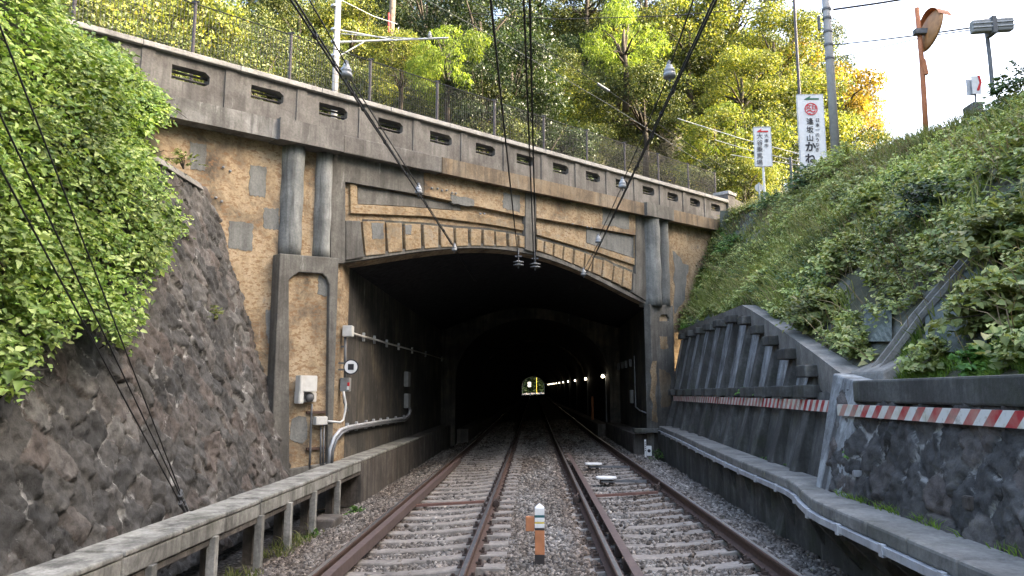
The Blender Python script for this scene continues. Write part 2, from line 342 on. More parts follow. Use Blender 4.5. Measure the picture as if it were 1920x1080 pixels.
M['t_bam'] = m_leaf('bamboo foliage', [(0, (.05, .09, .012)), (.5, (.14, .21, .03)), (1, (.27, .33, .06))], .5, .5, .3)
M['t_org'] = m_leaf('autumn orange foliage', [(0, (.10, .09, .015)), (.5, (.28, .21, .035)), (1, (.42, .26, .045))], .5, .5, .3)
# ================================================================ SETTING
def zt(Y): return 0.0 if Y < 28 else .0085 * (Y - 28)
def rs(o, label, cat=None): tag(o, label, kind='structure'); return o
def grid(name, xs, ys, fn, mat, keep=None, smooth=True):
    V = []; idx = {}; Fq = []
    for i, a in enumerate(xs):
        for j, b_ in enumerate(ys): V.append(fn(a, b_))
    n = len(ys)
    for i in range(len(xs) - 1):
        for j in range(n - 1):
            q = (i*n+j, (i+1)*n+j, (i+1)*n+j+1, i*n+j+1)
            if keep and not all(keep(V[k]) for k in q): continue
            Fq.append(q)
    me = npmesh(name, np.array([tuple(v) for v in V]), np.array(Fq)); o = link(name, me, mat, None, (0, 0, 0)); 
    if smooth: me.shade_smooth()
    return o
# ground far and wide
g = MB(); g.add([(-700, -300, -.75), (700, -300, -.75), (700, 1200, -.75), (-700, 1200, -.75)], [(0, 1, 2, 3)])
rs(g.build('ground', M['soil'], origin=(0, 0, 0)), 'wide earthen ground under the whole railway cutting')
XS = list(np.linspace(-4.6, 4.2, 45)); YS = list(np.concatenate([np.linspace(-12, 30, 130), np.linspace(32, 330, 100)]))
def bedz(x, y): return -.228 + .045 * x + zt(y) + (.03 if x < -2.4 or -.5 < x < .6 or x > 2.45 else 0) + .02 * noise.noise(Vector((x * 1.3, y * 1.3, 0))) - .1 * float(sstep(2.75, 3.6, abs(x)))
rs(grid('track_bed', XS, YS, lambda x, y: (x, y, bedz(x, y)), M['bed']), 'brown grey ballast bed running under both tracks into the tunnel')
# bridge road, plateau, hills
cop_t = line((120, 36), (1359, 374), .05); cop_b = line((120, 47), (1359, 380), .05)
s_endR = Sn(1359, 374)[0]
def roadz(s): return cop_t(min(max(s, -12), s_endR)) - 1.0
for_road = None
road = grid('road', list(np.linspace(-40, 30, 36)), [-.3, -2.5, -5, -7.6], lambda s, n: tuple(W(s, n, roadz(s))), M['asphalt']); rs(road, 'asphalt road crossing above the tunnel mouth')
def hz(s, m, p):
    X, Y = p.x, p.y
    h = .55 * min(max(m - 7.5, min(1.2 * (Y - 29), (m - 7.5) * 3)), 60) + .8 * noise.noise(Vector((X * .12, Y * .12, 3)))
    lat = 1 - float(sstep(.24, .50, X / max(Y, 1))); ty = 1 - float(sstep(110, 195, Y))
    return roadz(s) + max(h, 0) * lat * ty
def hillfn(s, m):
    p = W(s, -m, 0); return (p.x, p.y, hz(s, m, p) - (0.05 if m < 7.6 else 0))
rs(grid('hill', list(np.linspace(-70, 190, 90)), list(np.concatenate([np.linspace(7.5, 60, 22), np.linspace(64, 200, 24)])), hillfn, M['soil'], keep=lambda v: v[1] < 206.2), 'wooded hillside rising behind the road over the tunnel')
def crest(Y):   # right bank crest and foot polylines
    ys = [-60, 0, 12, 16, 22, 24.4, 26]
    return np.interp(Y, ys, [8.2, 8.0, 7.9, 8.0, 7.5, 6.4, 6.6]), np.interp(Y, ys, [5.9, 6.0, 6.2, 6.95, 7.4, 7.5, 7.6])
def foot(Y):
    ys = [-60, 0, 7.7, 14.7, 21.8, 26]
    return np.interp(Y, ys, [3.2, 3.3, 3.5, 4.35, 4.4, 4.6]), np.interp(Y, ys, [1.6, 1.62, 1.70, 3.25, 3.45, 3.6])
def bankR(Y, t):
    cx, cz = crest(Y); fx, fz = foot(Y); x = fx + (cx - fx) * t; z = fz + (cz - fz) * t + .35 * math.sin(math.pi * t) 
    d = .25 * noise.noise(Vector((x * .6, Y * .6, z * .6))) + .1 * noise.noise(Vector((x * 2, Y * 2, 1)))
    return (x + d * .6 * min(1, 4*t), Y, z + d * .7 * min(1, 4*t))
rs(grid('bank', list(np.linspace(-20, 26, 150)), list(np.linspace(0, 1, 40)), bankR, M['bank']), 'steep soil bank above the right retaining wall')
def plat(Y, x):
    cx, cz = crest(Y); X = cx + x
    z = cz + .15 * x if x < 1 else cz + .15
    f = float(sstep(13.5, 27, X)) * (1 - float(sstep(21.5, 27, Y)));  f2 = 1.0  # unseen hill added out of frame to block the sun from the cutting
    z += 24 * f * f2 + (1.5 * noise.noise(Vector((X*.15, Y*.15, 5))) * f)
    return (X, Y, z)
rs(grid('plateau_shade_hill', list(np.linspace(-70, 26, 70)) + [30, 45, 80, 200], [0, .5, 1, 2, 3.5, 5, 6.5, 8, 10, 12, 14, 16, 18, 20, 24, 30, 45, 90], plat, M['soil']), 'level ground beyond the right bank crest with an unseen hill added to shade the cutting')
def leftb(Y, u):
    X = -5.9 - u; Yp = 13.65 + (X + 3.6) * .743 / .669
    Y2 = min(Y, Yp - 1.3)
    return (X, Y2, 5.7 + .35 * u + .6 * noise.noise(Vector((X * .2, Y * .2, 0))) * min(1, u / 3))
rs(grid('left_hill', list(np.linspace(-60, 14, 60)), [0, .5, 1, 2, 4, 6, 9, 14, 20, 30, 50], leftb, M['soil']), 'earth slope rising above the left masonry wall')

# ---------------------------------------------------------------- tunnel portal
portal = empty('tunnel_portal', (0, 17.5, -.3), 'arched railway tunnel portal of ochre and grey weathered concrete with pilasters and slotted parapet', 'tunnel portal')
sR = Sn(1220, 700, 0)[0]
ap = [(637.5, 496), (694, 486), (722, 481), (778, 473.6), (847, 469.4), (920, 467.5), (955.5, 468.5), (991, 472.5), (1022, 481), (1055, 494), (1085, 507), (1130, 528), (1185, 554), (1214, 570)]
asz = np.array([Sn(x, y, .1) for x, y in ap]); pf = np.polyfit(asz[:, 0], asz[:, 1], 4)
def arch(s): return float(np.polyval(pf, s))
def Wy(s, k, z): p = W(s, 0, z); p.y -= k / .669; return p
aS = list(np.linspace(0, sR, 41))
cor_b = line((315, 217), (1320, 426), .3); cor_t = line((310, 175), (1320, 406), .3)
sX0, sX1 = -12.0, s_endR + .3
ol = [(sX0, -.4), (0, -.4)] + [(s, arch(s) + .02) for s in aS] + [(sR, -.4), (sX1 + 4, -.4), (sX1 + 4, cor_b(sX1) - .3), (sX1, cor_b(sX1) + .15), (sX0, cor_b(sX0) + .15)]
MB().plate(ol, [], -.4, 0, Wy).build('wall', M['ochre'], portal)
def ppx(name, pts, n1, mat, n0=0.0, par=portal, bevel=.012, fn=None):
    if name == 'repair_patch':
        q = []; rr = random.Random(int(pts[0][0] * 7 + pts[0][1])); L0 = math.dist(pts[0], pts[2])
        for a, b in zip(pts, pts[1:] + pts[:1]):
            for k in range(7): t = k / 7; q.append((lerp(a[0], b[0], t) + rr.uniform(-.028, .028) * L0, lerp(a[1], b[1], t) + rr.uniform(-.028, .028) * L0))
        pts = q
    return MB().plate([Sn(x, y, n1) for x, y in pts], [], n0, n1, fn).build(name, mat, par, bevel=bevel)
# arch ring
ring = [(s, arch(s)) for s in aS]; ringo = [(s, arch(s) + .10) for s in reversed(aS)]
MB().plate(ring + ringo, [], -.02, .10, lambda s, n, z: Wy(s, n * .669, z)).build('arch_ring', M['grey'], portal)
# voussoirs
vl = [(680,415,722,415,723,476,686,480),(724,417,754,418,755,471,729,474),(759,419,789,420,790,466,761,470),(794,421,822,424,822,464,797,466),
 (826,424,850,427,851,462.5,828,463.5),(855,427,878,428.5,877.5,461,856,462),(883,429,903,430,902,460.5,884,461),(907,430.5,927,432.5,927,461,907.5,460.5),
 (930,434,949,436,950,462,931,461.5),(954,437.5,970,440,970.5,462.5,955,462),(974,441,989,444,988.5,466,975,463),
 (1008,448,1020,452,1019,473,1007,469),(1023,452,1037,456,1036,479,1022,474),(1041,457,1056,461,1054,486,1039,480),(1059,462,1075,467,1073,494,1057,487),
 (1079,468,1096,474,1094,503,1077,495),(1099,475,1111,479,1109,510,1097,504.5),(1114,483,1130,488,1127,517,1112,511),(1133,487,1150,496,1147,526,1130,519),
 (1153,498,1168,504,1165,535,1150,528),(1170,504,1186,511,1184,544,1168,537)]
for i, v in enumerate(vl):
    pts = [(v[0], v[1]), (v[2], v[3]), (v[4], v[5]), (v[6], v[7])]
    ppx('voussoir', pts, .09, M['ochre2'], bevel=.012)
vt = [Sn(v[0], v[1] - 4, .01) for v in vl] + [Sn(vl[-1][2], vl[-1][3] - 4, .01)]; vt = vt[:11] + [Sn(vl[10][2], vl[10][3] - 4, .01)] + vt[11:]
vbq = [(s, arch(s) + .06) for s, _ in reversed(vt)]
MB().plate(vt + vbq, [], -.01, .012).build('voussoir_bed', M['darkconc'], portal)
# render plates
ppx('spandrel_render', [(620, 281), (795, 315), (795, 366), (648, 341), (648, 494), (620, 494)], .10, M['grey'])
ppx('frieze', [(795.6, 315), (985, 353), (985, 406), (795.6, 366)], .10, M['ochre'])
ppx('frieze', [(1006, 358), (1192, 397), (1192, 441), (1006, 408)], .10, M['ochre'])
ppx('centre_strip', [(985.6, 352), (1005.4, 356), (1005.4, 474), (985.6, 468)], .12, M['grey'])
ppx('spandrel_render', [(1192.4, 397), (1214, 402), (1214, 566), (1192.4, 552)], .10, M['grey'])
ppx('springer_block', [(649, 413), (676, 414), (683, 482), (649, 488)], .105, M['grey'])
ppx('springer_block', [(1188, 512), (1192, 514), (1192, 552), (1186, 548)], .095, M['grey'])
ppx('panel_frame', [(657, 343), (670, 346), (671, 383), (778, 389), (864, 396), (920, 405), (985, 421), (985, 433), (920, 421), (800, 405.5), (658, 400)], .06, M['ochre2'])
ppx('panel_frame', [(1007, 428), (1060, 443), (1122, 463), (1190, 485), (1190, 441), (1196, 442), (1196, 499), (1122, 474), (1048, 452), (1007, 440)], .06, M['ochre2'])
ppx('panel_infill', [(671, 347), (864, 385), (864, 395), (778, 388), (671, 382)], .02, M['grey'])
ppx('panel_infill', [(1100, 428), (1189, 444), (1189, 484), (1100, 455)], .02, M['patch'])
for q in ([(355, 266), (387, 272), (385, 320), (357, 317)], [(469, 309), (500, 313), (497, 370), (467, 366)], [(430, 414), (475, 419), (473, 470), (428, 466)], [(495, 389), (523, 392), (523, 431), (494, 428)], [(1262, 470), (1290, 500), (1285, 560), (1266, 590)], [(498, 580), (512, 582), (512, 650), (501, 640)]):
    ppx('repair_patch', q, .006, M['patch'], bevel=0)
for q in ([(846, 365), (890, 374), (890, 387), (846, 381)], [(943, 361), (975, 366), (975, 398), (943, 390)], [(1130, 388), (1180, 398), (1180, 430), (1130, 420)]):
    ppx('repair_patch', q, .106, M['patch'], bevel=0)
for q in ([(697, 418), (719, 418), (719, 448), (698, 447)], [(760, 422), (772, 421), (771, 440), (761, 439)]):
    ppx('repair_patch', q, .096, M['patch'], bevel=0)
# bolts
for (x, y) in ((809, 353), (820, 354), (828, 357.5), (836.5, 357), (847, 362), (854, 363), (418, 314), (431, 321), (404, 371), (415, 378), (900, 401), (907, 401), (1073, 420), (1100, 426), (1108, 428)):
    nn = .10 if x > 600 else 0; s, z = Sn(x, y, nn)
    MB().lathe(W(s, nn, z), [(.022, 0), (.022, .03), (.012, .04)], 8, NN).build('bolt', M['porc'], portal)
# half-round columns
for (xl, xr, yt, yb, mt) in ((527, 568, 262, 481, 'greylight'), (592, 622, 276, 484, 'greylight'), (1214, 1238, 400, 574, 'greylight'), (1241, 1257, 404, 574, 'patch')):
    a, _ = Sn(xl, yb, .14); b, _ = Sn(xr, yb, .14); c = (a + b) / 2; r = abs(b - a) / 2; zt_ = Sn((xl+xr)/2, yt, .14)[1]; zb_ = Sn((xl+xr)/2, yb, .14)[1]
    m = MB(); N = 10
    m.tube([W(c, .03, lerp(zb_, zt_, k / N)) for k in range(N + 1)], [r * (.96 + .04 * math.sin(k * 1.7 + xl)) for k in range(N + 1)], 24)
    m.build('column', M[mt], portal, smooth=True)
sA, sB = Sn(568, 400, .02)[0], Sn(592, 400, .02)[0]
# pedestals
def ped(xl, xr, y0, y1, n1, hole, mats, top, cut=0):
    s0, z0 = Sn(xl, y0, n1); s1, z1 = Sn(xr, y1, n1)
    hs = [Sn(x, y, n1) for x, y in hole] if hole else None
    m = MB().plate([(s0, -.35), (s1, -.35), (s1, z1), (s0, z0)], [hs] if hs else [], 0.0, n1, None)
    return m.build('pedestal', mats, portal, bevel=.015)
ped(525, 635.5, 475, 484, .25, [(542, 526), (549, 518), (561, 510), (605, 513), (613, 521), (618, 534), (614, 868), (543, 880)], M['grey'], 0)
ppx('pedestal_panel', [(540, 505), (622, 508), (620, 890), (541, 890)], .17, M['ochre'], n0=.01, bevel=0)
ppx('repair_patch', [(597, 514), (617, 530), (616, 556), (596, 551)], .178, M['patch'], n0=.165, bevel=0)
pp = [(547, 786), (560, 780), (574, 782), (577, 800), (575, 824), (568, 832), (552, 829), (543, 822)]; ppx('repair_patch', pp, .178, M['patch'], n0=.165, bevel=0)
ped(1219, 1262, 570, 573, .22, [(1237, 595), (1241, 590), (1251, 590), (1255, 597), (1255, 602), (1237, 602)], M['grey'], 0)
ppx('pedestal_panel', [(1232, 585), (1258, 586), (1258, 608), (1232, 607)], .15, M['ochre'], n0=.01, bevel=0)
for q in ([(1237, 631), (1250, 631), (1253, 654), (1239, 655)], [(1222, 678), (1231, 678), (1231, 790), (1222, 790)], [(1237, 690), (1258, 700), (1256, 760), (1240, 765)]):
    ppx('repair_patch', q, .227, M['ochre2'] if q[0][0] != 1237 or q[0][1] < 680 else M['cornicebrown'], n0=.215, bevel=0)
# cornice pieces (butted end to end) with projecting blocks
def band(name, xa, xb, n1, mat, ext=0.0, n0=0.0):
    sa = Sn(xa, (cor_px(xa)), n1)[0]; sb = Sn(xb, cor_px(xb), n1)[0]; N = 6
    top = [(lerp(sa, sb, k / N), cor_t(lerp(sa, sb, k / N)) + ext) for k in range(N + 1)]; bot = [(s, cor_b(s) - ext) for s, _ in reversed(top)]
    return MB().plate(top + bot, [], n0, n1).build(name, mat, portal, bevel=.02)
def cor_px(x): return 200 + (x - 310) * .22
band('cornice', 60, 525, .28, M['cornicegrey']); band('cornice_block', 525, 645, .38, M['parapet'], .02); band('cornice', 645, 829, .28, M['parapet'])
band('cornice', 829.5, 1214, .28, M['cornicebrown']); band('cornice_block', 1214, 1264, .38, M['grey'], .02); band('cornice', 1264, 1352, .28, M['cornicebrown'])
# parapet with slots
cent = [200, 358, 505, 630, 737, 833, 915, 987.5, 1053, 1112, 1162, 1215, 1261, 1303, 1342]
def cpx(x): return 36 + (x - 120) * .2728
sc_ = [Sn(x, cpx(x) + 45 - (x - 358) * .02, .05)[0] for x in cent]
ds_ = (sc_[-1] - sc_[1]) / 13; sc_ = [sc_[1] + ds_ * (i - 1) for i in range(-3, 15)]
wl0, wr0 = Sn(324, 134, .05)[0], Sn(395, 150, .05)[0]; hw = (wr0 - wl0) / 2
zt0 = cop_t(sc_[4]) - Sn(358, 129, .05)[1]; zb0 = cop_t(sc_[4]) - Sn(358, 156, .05)[1]
par_s0, par_s1 = -10.2, s_endR - .02
holes = []
for s in sc_:
    if s - hw < par_s0 + .1: continue
    q = []
    for ds, k in ((-hw, 1), (hw - .08, 1), (hw, .75), (hw, .25), (hw - .08, 0), (-hw, 0), (-hw - .0, .25), (-hw, .75)):
        q.append((s + ds, cop_t(s + ds) - lerp(zb0, zt0, k)))
    holes.append((s, q))
par = MB().plate([(par_s0, cor_b(par_s0)+.1), (par_s1, cor_b(par_s1)+.1), (par_s1, cop_b(par_s1)), (par_s0, cop_b(par_s0))], [q for _, q in holes], -.16, .05).build('parapet', M['parapet'], portal)
N = 16
for k in range(N):
    a = lerp(par_s0, par_s1 + .05, k / N); b = lerp(par_s0, par_s1 + .05, (k + 1) / N) - .006
    MB().plate([(a, cop_b(a)), (b, cop_b(b)), (b, cop_t(b)), (a, cop_t(a))], [], -.24, .13).build('coping', M['coping'], par, bevel=.012)
for i, (s, q) in enumerate(holes):
    m = MB()
    for z_ in (.33, .68):
        za = cop_t(s - hw) - lerp(zb0, zt0, z_); zb_ = cop_t(s + hw) - lerp(zb0, zt0, z_); m.tube([W(s - hw - .02, -.06, za), W(s + hw + .02, -.06, zb_)], .022, 8)
    m.build('slot_bars', M['black'], par)
    a = s + ds_ / 2 - .11; b = a + .2
    if b < par_s1: MB().plate([(a, cor_t(a)-.05), (b, cor_t(b)-.05), (b, cop_b(b)-.004), (a, cop_b(a)-.004)], [], .04, .075).build('parapet_strip', M['parapet'], par, bevel=.008)
# far parapet of the road seen through the slots
m = MB()
m.plate([(par_s0, roadz(par_s0)), (par_s1 + 5, roadz(par_s1 + 5)), (par_s1 + 5, roadz(par_s1) + .25), (par_s0, roadz(par_s0) + .25)], [], -7.4, -7.2)
tag(m.build('road_kerb', M['coping']), 'low concrete kerb wall on the far side of the bridge road', 'kerb')
# end pier and wall on the right
pr = empty('end_pier', W(s_endR + .2, 0, roadz(s_endR)), 'square concrete pier ending the parapet on its right', 'pier')
e0, e1 = s_endR + .0, s_endR + .55; zp = Sn(1360, 356, .1)[1]
MB().plate([(e0, zp - 1.6), (e1, zp - 1.6), (e1, zp - .12), (e0, zp - .12)], [], -.4, .12).build('shaft', M['parapet'], pr, bevel=.02)
MB().plate([(e0 - .03, zp - .12), (e1 + .03, zp - .12), (e1 + .03, zp), (e0 - .03, zp)], [], -.43, .16).build('cap', M['coping'], pr, bevel=.02)
tag(MB().plate([(e1 + .04, zp - 2), (e1 + 3, zp - 2), (e1 + 3, zp - .25), (e1 + .04, zp - .12)], [], -.2, 0).build('low_wall', M['parapet'], None), 'plain grey concrete wall continuing right of the end pier', 'wall')

# ---------------------------------------------------------------- tunnel bore
tn = empty('tunnel_bore', (0, 30, -.3), 'dark sooty concrete lined tunnel bore with inner arch ring', 'tunnel')
X0t, X1t = -3.6, W(sR, 0, 0).x; YB = 29.0
def archpt(s): p = W(s, 0, arch(s) + .02); return p
V = []; Fq = []; K = 8
pts = [archpt(s) for s in aS]
for i, p in enumerate(pts):
    for k in range(K + 1): V.append((p.x, lerp(p.y + .6, YB, k / K), p.z))
for i in range(len(pts) - 1):
    for k in range(K): Fq.append((i*(K+1)+k, (i+1)*(K+1)+k, (i+1)*(K+1)+k+1, i*(K+1)+k+1))
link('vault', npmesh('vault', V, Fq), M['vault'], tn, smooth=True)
def wallx(name, X, ya, yb, z0, z1, mat):
    m = MB(); m.add([(X, ya, z0), (X, yb, z0), (X, yb, z1), (X, ya, z1)], [(0, 1, 2, 3)]); return m.build(name, mat, tn, norm=False)
wallx('side_wall', X0t, W(0, 0, 0).y + .6, YB, -.4, pts[0].z, M['tunnel'])
wallx('side_wall', X1t, W(sR, 0, 0).y + .6, YB, -.4, pts[-1].z, M['tunnel'])
# inner horseshoe section
def hs(Y, hw_, H, zs, n=28, cx=0.0):
    z0 = zt(Y) - .35; P = [(cx - hw_, z0)]
    for k in range(n + 1):
        a = math.pi - math.pi * k / n; P.append((cx + hw_ * math.cos(a), zt(Y) + zs + (H - zs) * math.sin(a)))
    P.append((cx + hw_, z0)); return P
icx = -.03; ihw = 3.0
P = hs(YB, ihw, 4.55, 2.2, cx=icx)
# bulkhead between sections (outer outline with horseshoe hole)
outer = [(X0t - .4, -.5), (X1t + .4, -.5), (X1t + .4, 5.4), (X0t - .4, 5.4)]
MB().plate(outer, [list(P)], YB + .3, YB, lambda s, n, z: Vector((s, n, z))).build('bulkhead', M['tunnel'], tn)
Ys = [YB + .05] + list(np.arange(35, 206, 6.0)) + [206]
V = []; Fq = []; L = len(P)
for j, Y in enumerate(Ys):
    for (x, z) in hs(Y, ihw - .01, 4.54, 2.2, cx=icx): V.append((x, Y, z))
for j in range(len(Ys) - 1):
    for i in range(L - 1): Fq.append((j*L+i, j*L+i+1, (j+1)*L+i+1, (j+1)*L+i))
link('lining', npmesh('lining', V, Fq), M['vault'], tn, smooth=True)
for Y in (42, 56, 72, 90):
    A = hs(Y, ihw - .02, 4.52, 2.2, cx=icx); B = hs(Y, ihw - .1, 4.44, 2.15, cx=icx); m = MB()
    for i in range(1, L - 2):
        m.hexa([(A[i][0], Y, A[i][1]), (A[i+1][0], Y, A[i+1][1]), (A[i+1][0], Y+.3, A[i+1][1]), (A[i][0], Y+.3, A[i][1]), (B[i][0], Y, B[i][1]), (B[i+1][0], Y, B[i+1][1]), (B[i+1][0], Y+.3, B[i+1][1]), (B[i][0], Y+.3, B[i][1])])
    m.build('rib', M['tunnel'], tn)
# far portal face and what lies beyond
ex = MB().plate([(-16, .8), (16, .8), (16, 12), (-16, 12)], [hs(206, ihw - .01, 4.54, 2.2, cx=icx)], 206, 206.8, lambda s, n, z: Vector((s, n, z)))
ex.build('far_portal_wall', M['parapet'], tn)
def farbank(x, t): return (x, 262 - 3 * t + .8 * noise.noise(Vector((x*.3, t, 0))) + .05 * x * x, 1.2 + 10 * t)
rs(grid('far_bank', list(np.linspace(-20, 20, 30)), list(np.linspace(0, 1, 12)), farbank, M['soil']), 'sunlit green bank beyond the far tunnel exit')
rs(grid('far_ground', [-40, 40], [206.5, 420], lambda x, y: (x, y, 1.0), M['soil']), 'ground beyond the far tunnel exit')

# ---------------------------------------------------------------- masonry walls
def masonry(name, mat, fn, nu, nv, lu, lv, disp, label, seed, size=.36):
    """fn(u,v)->(point array, normal) ; u,v in metres ; diamond laid rubble"""
    r = np.random.default_rng(seed)
    U, Vv = np.meshgrid(np.linspace(0, lu, nu), np.linspace(0, lv, nv), indexing='ij')
    a = (U + Vv) / math.sqrt(2) ; b = (U - Vv) / math.sqrt(2)
    wob = .06
    def nz(x, y, k): return np.sin(x*2.1+k)*np.cos(y*1.7-k*2) + .5*np.sin(x*4.7+y*3.9+k*3) + .3*np.sin(x*9.1-y*8.3+k)
    a = a + wob * nz(U, Vv, seed); b = b + wob * nz(U, Vv, seed + 2.3)
    ca, cb = np.floor(a / size).astype(int), np.floor(b / size).astype(int)
    F1 = np.full(U.shape, 9.); F2 = np.full(U.shape, 9.); ida = np.zeros(U.shape); tx = np.zeros(U.shape); ty = np.zeros(U.shape); dx = np.zeros(U.shape); dy = np.zeros(U.shape); hh = np.zeros(U.shape)
    def hsh(i, j, k):
        v = np.sin(i * 127.1 + j * 311.7 + k * 74.7 + seed) * 43758.5453; return v - np.floor(v)
    for i in (-1, 0, 1):
        for j in (-1, 0, 1):
            ci, cj = ca + i, cb + j
            px = (ci + .5 + .62 * (hsh(ci, cj, 1) - .5)) * size; py = (cj + .5 + .62 * (hsh(ci, cj, 2) - .5)) * size
            ex_, ey_ = a - px, b - py
            d = np.maximum(np.abs(ex_), np.abs(ey_)) * .55 + np.hypot(ex_, ey_) * .45
            near = d < F1
            F2 = np.where(near, F1, np.minimum(F2, d)); F1n = np.where(near, d, F1)
            for arr, val in ((ida, hsh(ci, cj, 3)), (tx, hsh(ci, cj, 4) - .5), (ty, hsh(ci, cj, 5) - .5), (hh, hsh(ci, cj, 6)), (dx, ex_), (dy, ey_)):
                arr[...] = np.where(near, val, arr)
            F1 = F1n
    joint = np.clip((F2 - F1) / (size * .38), 0, 1)
    rough = np.zeros(U.shape)
    flat = np.stack([U.ravel(), Vv.ravel()], 1)
    rr = np.array([noise.fractal((p[0] * 4.5, p[1] * 4.5, seed), .7, 2.2, 5) for p in flat]).reshape(U.shape)
    r2 = np.array([noise.ridged_multi_fractal((p[0] * 2.2, p[1] * 2.2, seed), .8, 2.1, 4, .9, 2.0) for p in flat]).reshape(U.shape)
    r3 = np.array([noise.fractal((p[0] * 15, p[1] * 15, seed + 4), .8, 2.2, 3) for p in flat]).reshape(U.shape)
    pl = sstep(0, .30, joint); joint = joint + .12 * rr
    D = disp * (pl * (.25 + .7 * hh) + .35 * r3 + 4.2 * (tx * dx + ty * dy) / size * pl * .6 + .8 * rr + .10 * (r2 - 1))
    P, Nn = fn(U, Vv); P = P + D[..., None] * np.array(Nn)
    idx = np.arange(nu * nv).reshape(nu, nv)
    Fq = np.stack([idx[:-1, :-1], idx[1:, :-1], idx[1:, 1:], idx[:-1, 1:]], -1).reshape(-1, 4)
    me = npmesh(name, P.reshape(-1, 3), Fq)
    for nm, val in (('cell', ida), ('joint', joint)):
        at = me.attributes.new(nm, 'FLOAT', 'POINT'); at.data.foreach_set('value', val.ravel().astype(np.float32))
    o = link(name, me, mat, None, (0, 0, 0)); return tag(o, label, 'wall')
def stL(U, V):   # U along Y, V up slope
    z = -.35 + V / math.hypot(1, .26); x = -4.15 - .26 * (z - .3)
    yend = 13.65 + (x + 3.6) * .743 / .669 + .05; y = U / 14.2 * (yend - 0.4) + .4
    return np.stack([x, y, z], -1), (.968, 0, .25)
SWL = masonry('stone_wall', M['stoneL'], stL, 470, 190, 14.2, 5.5, .045, 'battered dark rubble stone wall left of the tunnel, under overhanging leaves', 3, .33)
cpm = MB()
for k in range(6):
    ya = 1.5 + k * 1.65; yb = ya + 1.64; yb = min(yb, 11.65); x = -5.37
    cpm.hexa([(x-.5, ya, 4.86), (x+.12, ya, 4.86), (x+.12, yb, 4.86), (x-.5, yb, 4.86), (x-.55, ya, 5.08), (x+.03, ya, 5.0), (x+.03, yb, 5.0), (x-.55, yb, 5.08)])
cpm.build('cap', M['copedark'], SWL, bevel=.03)
def upL(Y, t): z = 4.95 + 1.0 * t; return (-5.4 - .3 * (z - 5) - .1, Y if Y < 10.6 else min(Y, 12.7 + (-5.5 - .3*(z-5) + 3.6) * 1.11), z)
rs(grid('upper_left_bank', list(np.linspace(-12, 11.6, 40)), list(np.linspace(0, 1, 8)), upL, M['soil']), 'soil face above the left stone wall')
def stR(U, V):
    z = .52 + V / math.hypot(1, .27); y = U; x = 2.86 + .27 * (z - .5)
    return np.stack([x, y, z], -1), (-.965, 0, .26)
SWR = masonry('stone_wall', M['stoneR'], stR, 300, 54, 7.75, 1.2, .04, 'sooty rubble stone wall right of the corner pier under a striped board', 11, .3)
# right wall: coping, pier, ribbed section
rw = empty('ribbed_wall', (3.6, 14.5, .3), 'sooty ribbed concrete retaining wall with stub brackets and a sloping coping', 'retaining wall')
def ftx(Y): return float(np.interp(Y, [7.7, 9.5, 13.4, 21.8], [3.0, 3.18, 3.5, 3.72]))
def topz(Y): return float(np.interp(Y, [7.7, 8.3, 14.7, 22.3], [1.78, 1.9, 3.38, 3.5]))
BAT = .22
def fx(Y, z): return ftx(Y) + BAT * (z - .4)
ysr = [7.7, 8.3, 9.5, 11, 12.5, 14, 14.7, 16, 18, 20, 22.3]
for z0f, z1f, mt in ((lambda Y: -.2, lambda Y: 1.6, 'darkconc'), (lambda Y: 1.6, lambda Y: max(topz(Y) - .05, 1.62), 'panelconc')):
    V = []; Fq = []
    for Y in ysr:
        for k in range(6): z = lerp(z0f(Y), z1f(Y), k / 5); V.append((fx(Y, z) + .09, Y, z))
    for i in range(len(ysr) - 1):
        for k in range(5): Fq.append((i*6+k, (i+1)*6+k, (i+1)*6+k+1, i*6+k+1))
    link('panel', npmesh('panel', V, Fq), M[mt], rw)
ribY = [9.4 + 1.18 * k for k in range(11)]
for Y in ribY:
    z1 = topz(Y) - .14; w = .10
    for (a, b_) in ((-.2, 1.62), (1.72, z1)):
        if b_ - a < .1: continue
        m = MB(); m.hexa([(fx(Y, a) - .04 - (.10 if a < 0 else 0), Y - w, a), (fx(Y, a) + .25, Y - w, a), (fx(Y, a) + .25, Y + w, a), (fx(Y, a) - .04 - (.10 if a < 0 else 0), Y + w, a), (fx(Y, b_), Y - w, b_), (fx(Y, b_) + .25, Y - w, b_), (fx(Y, b_) + .25, Y + w, b_), (fx(Y, b_), Y + w, b_)])
        m.build('rib', M['darkconc'], rw, bevel=.015)
    MB().box((fx(Y, 1.67) - .15, Y - .19, 1.59), (fx(Y, 1.67) + .2, Y + .19, 1.75)).build('stub_bracket', M['darkconc'], rw, bevel=.015)
    MB().box((fx(Y, z1) - .19, Y - .17, z1 - .17), (fx(Y, z1) + .2, Y + .17, z1 - .02)).build('stub_bracket', M['darkconc'], rw, bevel=.015)
